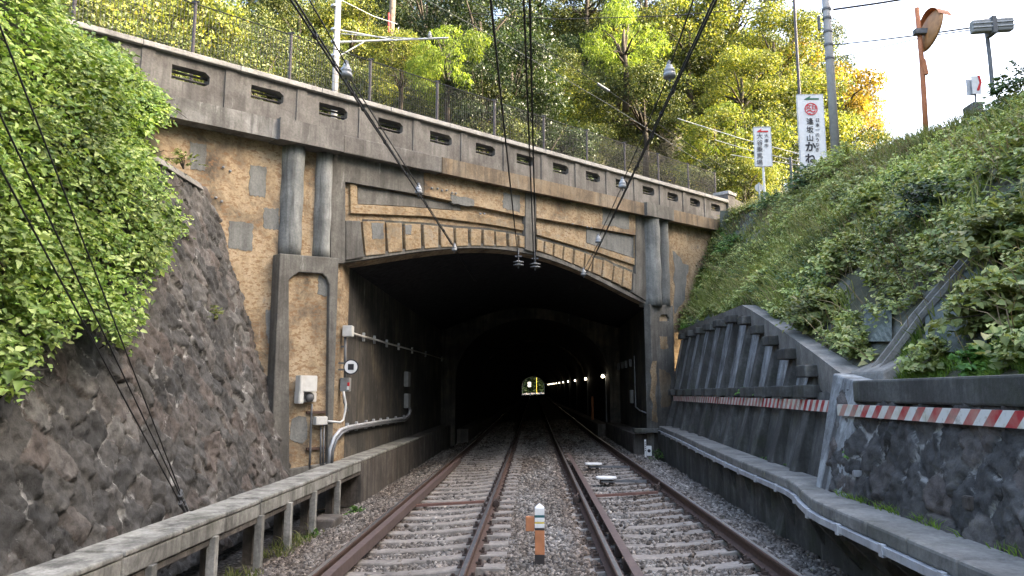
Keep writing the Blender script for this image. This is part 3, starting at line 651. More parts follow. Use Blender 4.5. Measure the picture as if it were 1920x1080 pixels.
# mid beam
for a, b_ in zip(ysr[:-1], ysr[1:]):
    m = MB(); m.hexa([(fx(a, 1.5) + .06, a, 1.56), (fx(a, 1.5) + .4, a, 1.56), (fx(b_, 1.5) + .4, b_, 1.56), (fx(b_, 1.5) + .06, b_, 1.56), (fx(a, 1.5) + .08, a, 1.66), (fx(a, 1.5) + .4, a, 1.66), (fx(b_, 1.5) + .4, b_, 1.66), (fx(b_, 1.5) + .08, b_, 1.66)])
    m.build('mid_beam', M['darkconc'], rw)
    z0, z1 = topz(a), topz(b_); m = MB(); wd = .46
    m.hexa([(fx(a, z0) - .03, a, z0 - (.42 if 8 < a < 14.6 else .2)), (fx(a, z0) + wd, a, z0 - .3), (fx(b_, z1) + wd, b_, z1 - .3), (fx(b_, z1) - .03, b_, z1 - (.42 if 8 < b_ < 14.6 else .2)), (fx(a, z0) - .05, a, z0), (fx(a, z0) + wd, a, z0), (fx(b_, z1) + wd, b_, z1), (fx(b_, z1) - .05, b_, z1)])
    m.build('coping', M['copedark'], rw)
pi = MB(); pi.hexa([(2.85, 7.12, .5), (3.5, 7.12, .5), (3.5, 7.9, .5), (2.85, 7.9, .5), (3.16, 7.35, 1.76), (3.8, 7.35, 1.76), (3.8, 8.25, 1.88), (3.22, 8.1, 1.86)])
pi.build('corner_pier', M['panelconc'], rw, bevel=.02)
cm = MB(); cm.box((3.09, -1, 1.56), (3.55, 7.33, 1.77)); cm.build('coping', M['darkconc'], SWR, bevel=.02)
# ================================================================ TRACK
RX = [-2.17, -.672, .785, 2.285]; RZ = [-.10, -.01, .01, .10]
def sweepY(m, prof, Ys, x0, z0):
    n = len(prof); vs = [(x0 + p[0], Y, z0 + zt(Y) + p[1]) for Y in Ys for p in prof]; fs = []
    for j in range(len(Ys) - 1):
        for i in range(n): fs.append((j*n+i, j*n+(i+1) % n, (j+1)*n+(i+1) % n, (j+1)*n+i))
    fs.append(tuple(range(n))); fs.append(tuple(range(len(vs)-1, len(vs)-1-n, -1))); return m.add(vs, fs)
railp = [(-.064, -.15), (.064, -.15), (.064, -.138), (.012, -.118), (.009, -.045), (.032, -.036), (.0325, -.006), (.026, 0), (-.026, 0), (-.0325, -.006), (-.032, -.036), (-.009, -.045), (-.012, -.118), (-.064, -.138)]
RY = [-6, 28] + list(np.arange(40, 300, 20.))
for i, (nm, lb) in enumerate((('outer', 'outermost rail of the left track, beside the walkway wall'), ('inner', 'right rail of the left track, beside the centre ballast'), ('inner', 'left rail of the right track, nearest the marker post'), ('outer', 'outermost rail of the right track, beside the overhanging trough'))):
    e = empty('rail', (RX[i], 14, RZ[i] - .15), 'brown steel ' + lb, 'rail', 'running rails of the two tracks')
    sweepY(MB(), railp, RY, RX[i], RZ[i]).build('rail_body', M['rust'], e)
    sweepY(MB(), [(-.022, -.001), (.022, -.001), (.02, .0025), (-.02, .0025)], RY, RX[i], RZ[i]).build('running_surface', M['steel'], e)
for x, z, lb in ((RX[0] + .155, RZ[0], 'left'), (RX[2] + .165, RZ[2], 'right')):
    e = empty('guard_rail', (x, 12, z - .15), 'flat topped reddish brown guard rail inside the %s track' % lb, 'guard rail', 'guard rails')
    sweepY(MB(), [(-.045, -.012), (-.045, .004), (.045, .004), (.045, -.12), (.033, -.13), (.033, -.012)], [-6, 20.5], x, z).build('guard_angle', M['guard'], e)
    for k in range(18): MB().box((x - .05, 5.6 + .6 * k * 1.2, z - .14), (x + .04, 5.7 + .6 * k * 1.2, z - .02)).build('guard_bracket', M['clip'], e)
# sleepers
def sleeper_mb():
    m = MB(); st = [(-1.12, .150), (-1.0, .158), (-.76, .172), (-.5, .15), (-.2, .135), (.2, .135), (.5, .15), (.76, .172), (1.0, .158), (1.12, .150)]
    vs = []
    for x, h in st: vs += [(x, -.12, 0), (x, .12, 0), (x, .10, h - .012), (x, .085, h), (x, -.085, h), (x, -.10, h - .012)]
    fs = []
    for j in range(len(st) - 1):
        for i in range(6): fs.append((j*6+i, j*6+(i+1) % 6, (j+1)*6+(i+1) % 6, (j+1)*6+i))
    fs += [tuple(range(6)), tuple(range(len(vs)-1, len(vs)-7, -1))]; return m.add(vs, fs)
sl0 = empty('railway_sleeper', (0, 0, 0), 'x', 'sleeper')
sleeper_mb().build('sleeper_body', M['sleeper'], sl0)
for sx in (-.75, .75):
    m = MB(); m.box((sx - .14, -.08, .168), (sx + .14, .08, .176))
    for s in (-1, 1):
        m.box((sx + s*.085 - .03, -.03, .175), (sx + s*.085 + .03, .03, .205)); m.lathe((sx + s*.1, 0, .2), [(.02, 0), (.02, .03), (.012, .035)], 6)
    m.build('rail_fastening', M['clip'], sl0)
k = 0; first = True
for cx, cz, side in ((-1.421, -.055, 'left'), (1.535, .055, 'right')):
    for j in range(50):
        Y = 5.6 + j * .6 + (.2 if side == 'left' else 0) + random.uniform(-.02, .02)
        if side == 'right' and j < 0: continue
        o = sl0 if first else copy_tree(sl0); first = False
        o.location = (cx + random.uniform(-.015, .015), Y, cz + zt(Y) - .15 - .176); o.rotation_euler = (0, -.060, random.uniform(-.008, .008))
        tag(o, 'grey concrete sleeper lying in the ballast under the rails of the %s track' % side, 'sleeper', 'concrete sleepers of the %s track' % side)
for cx, cz, Y, side in ((-1.421, -.055, 12.75, 'left'), (1.535, .055, 13.15, 'right')):
    t = MB(); t.box((-.62, -.035, -.02), (.6, .035, .02)); o = t.build('gauge_tie', M['redtie'], None, origin=(0, 0, 0)); o.location = (cx, Y, cz - .13); o.rotation_euler = (0, -.06, 0)
    tag(o, 'red oxide steel tie bar joining the rails of the %s track' % side, 'tie bar', 'gauge tie bars')
# rail joints boxes / bonds (dark lumps beside rails)
for x, z, Y, lb in ((-.60, -.09, 12.2, 'the right rail of the left track'), (.70, -.08, 12.6, 'the left rail of the right track'), (2.2, -.02, 13.6, 'the outer rail of the right track')):
    m = MB(); m.box((x - .05, Y - .16, z - .05), (x + .05, Y + .16, z + .05), .015); m.tube([(x, Y - .1, z + .05), (x + .03, Y - .02, z + .09), (x + .02, Y + .1, z + .04)], .015)
    tag(m.build('rail_joint', M['clip']), 'dark rail joint with bond cable on ' + lb, 'rail joint', 'rail joints')
# beacons
for px, py, Y, lb in ((1110, 862, 17.7, 'farther'), (1133, 887, 14.85, 'nearer')):
    x = (px - 1000) / 1401 * Y; e = empty('track_beacon', (x, Y, -.12), 'white flat track beacon plate between the right rails, the %s of the two' % lb, 'beacon', 'track beacons')
    z = .0; m = MB(); ol = [(-.19, -.09), (-.12, -.17), (.12, -.17), (.2, -.08), (.2, .08), (.12, .17), (-.12, .17), (-.19, .09)]
    m.add([(x + a, Y + b, z) for a, b in ol] + [(x + a, Y + b, z + .035) for a, b in ol], [tuple(range(7, -1, -1)), tuple(range(8, 16))] + [(i, (i+1) % 8, 8 + (i+1) % 8, 8 + i) for i in range(8)])
    m.build('plate', M['white'], e, bevel=.006)
    m = MB(); m.box((x - .12, Y - .05, -.1), (x - .06, Y + .05, z)); m.box((x + .06, Y - .05, -.1), (x + .12, Y + .05, z)); m.build('bracket', M['clip'], e)
    for d in (-.1, .08): MB().box((x - .1, Y + d - .02, -.06), (x + .85, Y + d + .02, -.03)).build('rod', M['galvdark'], e)
# marker post
mp = empty('marker_post', (.062, 8.33, -.24), 'orange marker post with banded white top and small orange box between the tracks', 'marker post')
x, Y, z0, H = .062, 8.33, -.26, .70; w = .052
def seg(nm, a, b, mt): MB().box((x - w, Y - w, z0 + a * H), (x + w, Y + w, z0 + b * H)).build(nm, M[mt], mp, bevel=.004)
seg('base', -.1, .27, 'darkbase'); seg('shaft', .27, .63, 'orangewood'); seg('band', .63, .665, 'darkbase'); seg('band', .665, .73, 'white'); seg('band', .73, .755, 'yellow'); seg('band', .755, .82, 'white'); seg('band', .82, .86, 'blue')
m = MB(); a, b = z0 + .86 * H, z0 + .96 * H; m.hexa([(x-w, Y-w, a), (x+w, Y-w, a), (x+w, Y+w, a), (x-w, Y+w, a), (x-w, Y-w, b), (x+w, Y-w, b), (x+w, Y+w, b), (x-w, Y+w, b)])
m.add([(x-w, Y-w, b+.001), (x+w, Y-w, b+.001), (x+w, Y+w, b+.001), (x-w, Y+w, b+.001), (x, Y, z0 + 1.03 * H)], [(0,1,4), (1,2,4), (2,3,4), (3,0,4)]); m.build('cap', M['white'], mp)
MB().box((x - .15, Y - .045, z0 + .615 * H), (x - .056, Y + .03, z0 + .83 * H)).build('side_box', M['orangewood'], mp, bevel=.006)

# ================================================================ LEFT TROUGH AND WALKWAY WALL
tl = empty('cable_trough', (-3.4, 8, -.3), 'long pale concrete cable trough carried on posts at the foot of the left stone wall', 'cable trough')
yy = 2.0; k = 0
while yy < 14.0:
    y2 = min(yy + .98, 14.0); j = random.uniform(-.006, .006)
    MB().box((-3.58, yy, .215 + j), (-3.2 + j, y2 - .008, .375 + j)).build('trough_segment', M['trough'], tl, bevel=.018)
    MB().box((-3.60, yy + .004, .378 + j), (-3.19 + j, y2 - .012, .425 + j)).build('trough_lid', M['trough'], tl, bevel=.014)
    yy += .98
MB().box((-3.5, 2, .15), (-3.22, 14.0, .212)).build('support_beam', M['kerbconc'], tl, bevel=.006)
for Y in (6.35, 7.58, 8.86, 9.9, 11.0, 12.35): MB().box((-3.25, Y - .045, -.5), (-3.16, Y + .045, .235)).build('post', M['trough'], tl, bevel=.008)
for Y in (6.9, 8.3, 9.5, 10.6, 11.8, 13.2): MB().box((-3.62, Y - .05, -.5), (-3.5, Y + .05, .16)).build('rear_post', M['kerbconc'], tl)
ww = MB(); ww.box((-3.62, 14.02, -.45), (-3.2, 29.4, .38)); tag(ww.build('walkway_wall', M['kerbconc'], bevel=.02), 'low stained concrete walkway wall running into the tunnel along its left side', 'walkway wall')
yy = 14.02; tlid = empty('walkway_slabs', (-3.4, 20, .38), 'row of worn cover slabs on top of the left walkway wall', 'cover slabs')
while yy < 29: MB().box((-3.62, yy, .383), (-3.19, yy + .97, .43)).build('slab', M['trough'] if yy < 20 else M['kerbconc'], tlid, bevel=.012); yy += .98
tag(MB().box((-3.3, 11.2, -.42), (-2.95, 11.75, -.2)).build('concrete_block', M['kerbconc'], bevel=.03), 'dirty concrete block on the ballast beneath the left trough', 'concrete block')
tag(MB().box((-3.0, 29.4, -.4), (-2.55, 150, .25)).build('walkway_wall', M['kerbconc']), 'dark walkway kerb inside the narrower inner tunnel on the left', 'walkway wall')
tag(MB().box((2.5, 29.4, -.4), (2.95, 150, .45)).build('walkway_wall', M['kerbconc']), 'dark walkway kerb under the tunnel lamps on the right', 'walkway wall')
tag(MB().box((2.8, 21.25, -.4), (3.42, 29.2, .52)).build('walkway_wall', M['kerbconc'], bevel=.02), 'grey concrete walkway wall with square end at the right side of the tunnel mouth', 'walkway wall')
sb = MB(); sb.box((2.78, 20.85, .56), (3.5, 21.22, .68)); sb.box((3.42, 20.7, .3), (3.52, 20.84, .56)); tag(sb.build('bridging_slab', M['darkconc'], bevel=.02), 'short concrete slab bridging the right walkway wall and trough', 'concrete slab')

# ================================================================ RIGHT TROUGH
tr = empty('overhanging_trough', (2.9, 11, -.2), 'mossy concrete trough with overhanging lip, steel strip and struts along the right wall', 'cable trough')
fY = [-1, 4.4, 6.7, 7.1, 7.6, 8.1, 8.6, 11, 14, 17, 20.85]; fX = [2.42, 2.46, 2.50, 2.54, 2.64, 2.76, 2.83, 2.93, 3.10, 3.28, 3.46]; fZ = [.69, .69, .70, .70, .70, .70, .70, .70, .71, .73, .75]
def lipx(Y): return float(np.interp(Y, fY, fX))
def lipz(Y): return float(np.interp(Y, fY, fZ))
gw = [(-1, 2.95), (6.9, 2.97), (11, 3.06), (20.8, 3.42)]
def facex(Y): return float(np.interp(Y, [g[0] for g in gw], [g[1] for g in gw]))
yy = -1.0
while yy < 20.8:
    st_ = .62 if not 6.4 < yy < 8.8 else .31
    y2 = min(yy + st_, 20.85); m = MB(); g_ = .014
    a, b = lipx(yy), lipx(y2); za, zb_ = lipz(yy), lipz(y2); th = .115
    m.hexa([(a, yy, za - th), (a + .42, yy, za - th), (b + .42, y2 - g_, zb_ - th), (b, y2 - g_, zb_ - th), (a, yy, za), (a + .42, yy, za), (b + .42, y2 - g_, zb_), (b, y2 - g_, zb_)])
    m.build('lip_slab', M['copedark'], tr, bevel=.022); yy = y2
m = MB(); ys_ = [-1, 3, 6.9, 9, 11, 14, 17, 20.8]
for a, b in zip(ys_[:-1], ys_[1:]):
    m.hexa([(facex(a), a, -.4), (facex(a) + .5, a, -.4), (facex(b) + .5, b, -.4), (facex(b), b, -.4), (facex(a), a, lipz(a) - .12), (facex(a) + .5, a, lipz(a) - .12), (facex(b) + .5, b, lipz(b) - .12), (facex(b), b, lipz(b) - .12)])
m.build('front_wall', M['darkconc'], tr)
m = MB()
for a, b in zip(fY[:-1], fY[1:]):
    xa, xb, za, zb_ = lipx(a) - .012, lipx(b) - .012, lipz(a) - .115, lipz(b) - .115
    m.hexa([(xa - .02, a, za - .055), (xa + .03, a, za - .055), (xb + .03, b, zb_ - .055), (xb - .02, b, zb_ - .055), (xa - .02, a, za), (xa + .03, a, za), (xb + .03, b, zb_), (xb - .02, b, zb_)])
m.build('steel_strip', M['galv'], tr)
Y = 3.9; i = 0
while Y < 20.4:
    x0, x1, z = lipx(Y) + .02, facex(Y) + .05, lipz(Y) - .17
    m = MB(); m.hexa([(x0, Y - .03, z - .05), (x0 + .06, Y - .03, z - .08), (x0 + .06, Y + .03, z - .08), (x0, Y + .03, z - .05), (x0, Y - .03, z), (x1, Y - .03, z), (x1, Y + .03, z), (x0, Y + .03, z)]) if x1 - x0 > .07 else None
    m.hexa([(max(x1, x0 + .12), Y - .035, .0), (x1 + .1, Y - .035, -.1), (x1 + .1, Y + .035, -.1), (max(x1, x0 + .12), Y + .035, .0), (x0, Y - .035, z - .02), (x0 + .09, Y - .035, z - .02), (x0 + .09, Y + .035, z - .02), (x0, Y + .035, z - .02)])
    m.build('strut', M['darkconc'], tr)
    MB().box((lipx(Y) - .04, Y - .03, lipz(Y) - .19), (lipx(Y) - .004, Y + .03, lipz(Y) - .10)).build('clamp', M['galv'], tr, bevel=.004)
    Y += .80 if Y < 7 else .93
# hazard boards
hb = empty('hazard_board', (3.2, 6, 1.42), 'red and white striped hazard board on the stone wall right of the corner pier', 'hazard board', 'striped hazard boards')
for a, b in ((3.5, 5.9), (5.905, 7.58)):
    m = MB(); xa = 3.035; m.box((xa, a, 1.43), (xa + .03, b, 1.54)); m.build('board', M['stripe'], hb)
for a, b, lb in ((8.3, 10.2, 'nearest the corner pier'), (10.21, 12.6, 'second from the corner pier'), (12.61, 15.6, 'third from the corner pier'), (15.61, 20.9, 'farthest, next to the tunnel portal')):
    xa, xb = fx(a, 1.5) - .05, fx(b, 1.5) - .05; m = MB()
    m.hexa([(xa, a, 1.44), (xa + .03, a, 1.44), (xb + .03, b, 1.44), (xb, b, 1.44), (xa, a, 1.57), (xa + .03, a, 1.57), (xb + .03, b, 1.57), (xb, b, 1.57)])
    tag(m.build('hazard_board', M['stripe']), 'faded red and white striped board on the ribbed wall, ' + lb, 'hazard board', 'striped hazard boards')
for (px, py, lb) in ((1604, 888, 'small white weep pipe in the stone wall near the corner pier'), (1815, 943, 'square brown weep pipe in the stone wall near the right edge')):
    p = atX(px, py, 2.93); m = MB(); k_ = .03 if px < 1700 else .045; m.box((p.x - .02, p.y - k_, p.z - k_), (p.x + .25, p.y + k_, p.z + k_), .008); tag(m.build('weep_pipe', M['kerbconc'] if px > 1700 else M['porc']), lb, 'pipe')

# ================================================================ PORTAL EQUIPMENT
def boxN(m, x0, y0, x1, y1, n0, n1, bev=.012):
    ya = (y0 + y1) / 2; sa = Sn(x0, ya, n1)[0]; sb_ = Sn(x1, ya, n1)[0]; xm = (x0 + x1) / 2; z1 = Sn(xm, y0, n1)[1]; z0 = Sn(xm, y1, n1)[1]
    Mx = Matrix(((DS.x, -NN.x, 0, 0), (DS.y, -NN.y, 0, 0), (0, 0, 1, 0), (0, 0, 0, 1)))
    T = Matrix.Translation(O0) @ Mx
    return m.box((sa, -n1, z0), (sb_, -n0, z1), bev, T)
def nb(px, py, n): s, z = Sn(px, py, n); return W(s, n, z)
bb = empty('bell_box', nb(578, 757, .2), 'white metal cabinet with a round grey bell on the left portal pedestal', 'bell box')
boxN(MB(), 557, 708, 563, 752, .19, .23).build('mounting_plate', M['cream'], bb)
boxN(MB(), 563, 704, 595.5, 735, .23, .40).build('cabinet', M['cream'], bb)
boxN(MB(), 561, 733, 570, 757, .23, .40).build('side_panel', M['cream'], bb)
boxN(MB(), 570, 735.5, 594, 754, .2, .26).build('back_panel', M['cream'], bb)
MB().lathe(nb(580, 745, .30), [(.085, 0), (.082, .03), (.06, .06), (.03, .075), (.008, .08)], 20, NN).build('gong', M['galvdark'], bb, smooth=True)
def pipeN(name, pts, n, r, mt, par): return MB().tube([nb(x, y, n) for x, y in pts], r, 8).build(name, M[mt], par, smooth=True)
cd = empty('conduit_set', nb(600, 870, .2), 'grey conduits and small white junction box at the foot of the left pedestal', 'conduits')
pipeN('conduit', [(585, 757), (584, 775), (582, 840), (580, 880)], .24, .02, 'galvdark', cd)
boxN(MB(), 593, 781, 615, 797, .2, .33).build('junction_box', M['cream'], cd)
pipeN('conduit', [(602, 797), (601, 880)], .24, .018, 'galvdark', cd); pipeN('conduit', [(607.5, 797), (605.5, 880)], .24, .018, 'galvdark', cd)
for y in (773, 841): boxN(MB(), 576, y - 2.5, 611, y + 2.5, .18, .225, .004).build('bracket', M['rust'], cd)
pipeN('cable', [(615, 790), (628, 791), (638, 792), (644, 787), (647, 772), (648.5, 758), (646, 745), (644, 734)], .26, .02, 'cream', cd)
def bY(m, x0, y0, x1, y1, Ya, Yb, bev=.01):
    a = atY(x0, y1, Ya); b = atY(x1, y0, Ya); return m.box((a.x, Ya, a.z), (b.x, Yb, b.z), bev)
sw = empty('switch_post', atY(647, 735, 13.8), 'vertical conduit with white junction box above and grey switch box below, beside the round sign', 'switch box')
bY(MB(), 641.5, 610, 660, 631, 13.68, 13.86).build('junction_box', M['cream'], sw); bY(MB(), 637, 708, 655, 734, 13.68, 13.84).build('switch_box', M['greybox'], sw)
MB().tube([atY(647.5, 631, 13.76), atY(647, 708, 13.76)], .028, 10).build('conduit', M['galvdark'], sw, smooth=True)
MB().tube([atY(645, 733, 13.74), atY(646, 755, 13.74), atY(652, 771, 13.78)], .026, 10).build('conduit', M['galvdark'], sw, smooth=True)
bY(MB(), 651, 717, 655, 724, 13.655, 13.678, .003).build('red_switch', M['red'], sw); bY(MB(), 650, 724, 654, 731, 13.66, 13.678, .003).build('switch_label', M['white'], sw)
for y in (650, 712, 728): bY(MB(), 632, y - 1.5, 646, y + 1.5, 13.77, 13.80, .003).build('bracket', M['galvdark'], sw)
rsn = empty('round_sign', atY(658, 702, 13.5), 'round white sign with black rim and black square at the left tunnel corner', 'round sign')
c = atY(658, 688, 13.5); MB().lathe(c + Vector((0, .012, 0)), [(.14, -.006), (.14, .006)], 40, (0, -1, 0)).build('rim', M['ink'], rsn)
MB().lathe(c, [(.118, 0), (.118, .004)], 40, (0, -1, 0)).build('face', M['white'], rsn)
MB().box((c.x - .054, c.y - .008, c.z - .054), (c.x + .054, c.y - .0045, c.z + .054)).build('square', M['ink'], rsn)
for y in (681, 693): bY(MB(), 634, y - 1.5, 650, y + 1.5, 13.53, 13.56, .003).build('bracket', M['galvdark'], rsn)
# tunnel wall cables left
XL = -3.54
cw = empty('wall_cable', atX(660, 625, XL), 'upper pale cable clipped along the left tunnel wall from the white box', 'cable')
up = [(660, 624), (668, 627), (685, 632), (705, 637), (728, 644), (750, 650), (775, 657), (800, 664), (830, 673)]
MB().tube([atX(x, y, XL) for x, y in up], .022, 8).build('cable', M['cream'], cw, smooth=True)
for x, y in up[2:]:
    p = atX(x, y, XL); MB().box((-3.6, p.y - .03, p.z - .09), (-3.55, p.y + .03, p.z + .09)).build('clip', M['galv'], cw)
lw = empty('wall_cable', atX(650, 805, XL), 'pair of thick grey cables curving onto the left tunnel wall above the walkway', 'cable')
lo = [(655, 800), (672, 797), (690, 794), (704, 791.5), (717, 789.5), (730, 787.5), (745, 785.5), (760, 783), (767, 776), (768, 764)]
lw_w = [atX(x, y, XL) for x, y in lo]
MB().tube([nb(617, 870, .3), nb(619, 842, .3), nb(627, 820, .3), nb(638, 806, .28)] + lw_w, .032, 10).build('cable', M['galv'], lw, smooth=True)
lo2 = [(x, y + 5) for x, y in lo[:-1]] + [(771, 768)]
MB().tube([nb(622, 868, .33), nb(624, 845, .33), nb(631, 825, .33), nb(641, 812, .3)] + [atX(x, y, XL + .02) for x, y in lo2], .028, 10).build('cable', M['galvdark'], lw, smooth=True)
for x, y in lo[:8]:
    p = atX(x, y, XL); MB().box((-3.6, p.y - .05, p.z - .11), (-3.56, p.y + .05, p.z + .07)).build('clip', M['galv'], lw)
for (y0, y1, lb) in ((697, 725, 'upper'), (738, 765, 'lower')):
    p = atX(766, y1, -3.5); q = atX(766, y0, -3.5); tag(MB().box((-3.6, p.y - .2, p.z), (-3.48, p.y + .2, q.z), .01).build('wall_box', M['greybox']), 'narrow grey box on the left tunnel wall, %s of two' % lb, 'wall box', 'boxes on the left tunnel wall')
# right tunnel wall fittings
XR = X1t - .05
rc = empty('wall_conduit', atX(1190, 765, XR), 'thin pale conduits with white box inside the right tunnel corner', 'conduits')
MB().tube([atX(1189, 667, XR), atX(1192, 763, XR), atX(1200, 770, XR), atX(1214, 775, XR)], .02, 8).build('conduit', M['galv'], rc, smooth=True)
p = atX(1218, 778, XR); q = atX(1218, 766, XR); MB().box((XR - .06, p.y - .12, p.z), (XR + .04, p.y + .12, q.z), .01).build('junction_box', M['white'], rc)
MB().tube([(XR - .02, p.y, p.z), (XR - .02, p.y - .05, p.z - .25), (XR - .05, p.y - .3, .55)], .022, 8).build('cable', M['galv'], rc, smooth=True)
p = atX(1185, 756, XR); q = atX(1185, 731, XR); MB().box((XR - .06, p.y - .12, p.z), (XR + .04, p.y + .12, q.z), .01).build('box', M['greybox'], rc)
for x, y in ((1147, 690), (1154, 687), (1160, 684), (1167, 681), (1174, 679), (1182, 676)):
    p = atX(x, y, XR); MB().box((XR - .05, p.y - .06, p.z - .2), (XR + .04, p.y + .06, p.z + .05)).build('cable_hanger', M['galvdark'], rc)
op = atY(1111, 772, 34.5); tag(MB().box((op.x - .05, 34.45, op.z - .4), (op.x + .05, 34.55, atY(1111, 743, 34.5).z), .008).build('marker_stake', M['orangewood']), 'thin orange stake standing on the right kerb inside the tunnel', 'stake')
# lamps in tunnel
for i in range(12):
    Y = 30.1 + 10.2 * i; x = 2.82 if i else 2.8; z = 1.65 + 32 / 1387 * 30 + (.0085 * 10.2) * i - .02
    e = empty('tunnel_lamp', (x, Y, z), 'lit lamp on the right tunnel wall, number %d counted from the mouth' % (i + 1) if False else ['nearest', 'second nearest', 'third nearest', 'fourth nearest', 'fifth nearest', 'sixth nearest', 'seventh nearest', 'eighth nearest', 'ninth nearest', 'tenth nearest', 'eleventh nearest', 'farthest'][i] + ' lit lamp in the row on the right tunnel wall', 'lamp', 'lamps along the right tunnel wall')
    q_ = 1 if i < 2 else .7; MB().lathe((x, Y, z - .09), [(.02*q_, .03), (.055*q_, .05), (.065*q_, .09), (.05*q_, .13), (.02*q_, .15)], 12).build('glass', M['lamp'], e, smooth=True)
    MB().box((x - .04, Y - .05, z + .075), (3.02, Y + .05, z + .14)).build('holder', M['galvdark'], e)
    MB().tube([(2.93, Y + .1, z), (2.93, Y + .1, .5)], .03, 6).build('conduit', M['galvdark'], e)
# white tag post
x, Y = 3.0, 20.2; tg = empty('tag_post', (x, Y, -.05), 'small white numbered post with plate at the right tunnel corner', 'tag post')
MB().box((x - .045, Y - .01, -.12), (x + .0, Y + .02, .42)).build('post', M['white'], tg)
MB().box((x + .004, Y - .02, .0), (x + .14, Y + .0, .26), .006).build('plate', M['white'], tg)
MB().lathe((x + .07, Y - .021, .13), [(.045, 0), (.045, .004)], 12, (0, -1, 0)).build('mark', M['ink'], tg)
for k in range(5): MB().box((x - .035, Y - .014, .12 + .055 * k), (x - .015, Y - .0105, .15 + .055 * k)).build('mark', M['ink'], tg)

# ================================================================ WIRES AND INSULATORS
def ext(a, b, f): return a + (a - b) * f
def wireZ(par, name, p, q, z, r, fa=.5, fb=0.0, mt='cable'):
    a, b = atZ(*p, z), atZ(*q, z); return MB().tube([ext(a, b, fa), a, b, ext(b, a, fb)], r, 6).build(name, M[mt], par)
ZL = 4.72
wA = empty('overhead_wire', atZ(720, 260, ZL), 'paired black overhead wires with clamps above the left track', 'overhead wire', 'overhead wires above the tracks')
wireZ(wA, 'contact_wire', (545, 0), (866, 486), ZL, .010, .6, .3); wireZ(wA, 'contact_wire', (550, -5), (846, 458), ZL + .03, .009, .6)
for (x, y) in ((590, 68), (626, 122), (661, 176), (681, 206), (722, 268), (762, 328), (801, 388), (832, 434)):
    p = atZ(x, y, ZL); MB().box((p.x - .02, p.y - .03, p.z - .012), (p.x + .02, p.y + .03, p.z + .035), .008).build('clamp', M['black'], wA)
wireZ(wA, 'feeder_wire', (580, 0), (649, 120), ZL + .12, .007, 1.2); wireZ(wA, 'feeder_wire', (655, 145), (785, 350), ZL + .06, .007, 0); wireZ(wA, 'feeder_wire', (789, 365), (851, 460), ZL + .03, .007, 0); wireZ(wA, 'feeder_wire', (853, 470), (890, 527), ZL, .007, 0)
wB = empty('overhead_wire', atZ(985, 260, ZL), 'three black cables entering the tunnel crown in the centre', 'overhead wire', 'overhead wires above the tracks')
wireZ(wB, 'cable', (920, 0), (972, 490), ZL, .011, .6); wireZ(wB, 'cable', (982, 0), (1001, 493), ZL, .0105, .6); wireZ(wB, 'cable', (993, 0), (1005, 493), ZL, .0115, .6)
wC = empty('overhead_wire', atZ(1200, 290, ZL), 'paired black overhead wires with clamps above the right track', 'overhead wire', 'overhead wires above the tracks')
ZR = 4.75
wireZ(wC, 'contact_wire', (1343, 0), (1099, 514), ZR, .010, .6, .2); wireZ(wC, 'contact_wire', (1338, 0), (1118, 472), ZR + .03, .008, .6)
for (x, y) in ((1262, 172), (1240, 215), (1222, 258), (1196, 312), (1150, 408), (1128, 452)):
    p = atZ(x, y, ZR); MB().box((p.x - .02, p.y - .03, p.z - .012), (p.x + .02, p.y + .03, p.z + .035), .008).build('clamp', M['black'], wC)
for p, q in (((1300, 0), (1258, 120)), ((1252, 145), (1170, 335)), ((1165, 352), (1124, 442)), ((1121, 458), (1095, 506))): wireZ(wC, 'feeder_wire', p, q, ZR + .05, .007, 1.2 if p[1] == 0 else 0)
def insul(px, py, hpx, z, lb, tilt=(0, 0, 1)):
    p = atZ(px, py, z); h = hpx / 1387 * p.y; r = h * .27; e = empty('insulator', p, lb, 'insulator', 'white bell insulators on the side wires')
    MB().lathe(p - Vector((0, 0, h * .3)), [(r*.55, 0), (r, h*.02), (r, h*.2), (r*.82, h*.24), (r*.95, h*.28), (r*.8, h*.42), (r*.6, h*.46), (r*.62, h*.5), (r*.4, h*.64)], 20, tilt).build('porcelain', M['porc'], e, smooth=True)
    MB().lathe(p + Vector((0, 0, h*.34)), [(r*.42, 0), (r*.36, h*.1), (r*.16, h*.14), (r*.12, h*.2)], 12).build('cap', M['galvdark'], e)
    MB().lathe(p - Vector((0, 0, h * .5)), [(r*.14, 0), (r*.22, h*.08), (r*.16, h*.2)], 10).build('pin', M['galvdark'], e)
insul(649, 134, 46, ZL + .06, 'largest bell insulator, on the left wires in front of the fence'); insul(785, 356, 27, ZL + .04, 'bell insulator on the left wires in front of the upper frieze'); insul(852, 465, 20, ZL, 'bell insulator on the left wires at the edge of the arch')
insul(1255, 134, 44, ZR + .06, 'bell insulator high on the right wires against the trees'); insul(1167, 345, 28, ZR + .05, 'bell insulator on the right wires in front of the parapet slots'); insul(1122, 449, 22, ZR + .03, 'bell insulator on the right wires in front of the right panel'); insul(1094, 511, 20, ZR, 'bell insulator on the right wires at the edge of the arch')
for px, py, lb in ((972, 492, 'left'), (1003.5, 496, 'right')):
    p = atZ(px, py, ZL - .02); e = empty('skirted_insulator', p, 'wide white skirted insulator under the arch crown, %s of two' % lb, 'insulator', 'skirted insulators under the arch crown')
    for dz in (.0, -.07): MB().lathe(p + Vector((0, 0, dz)), [(.13, 0), (.125, .012), (.05, .035), (.03, .05)], 20).build('skirt', M['porc'], e, smooth=True)
    MB().tube([p + Vector((0, 0, -.14)), p + Vector((0, 0, .34))], .02, 8).build('pin', M['galvdark'], e); MB().box((p.x - .08, p.y - .03, p.z + .13), (p.x + .08, p.y + .03, p.z + .16)).build('bracket', M['galvdark'], e)
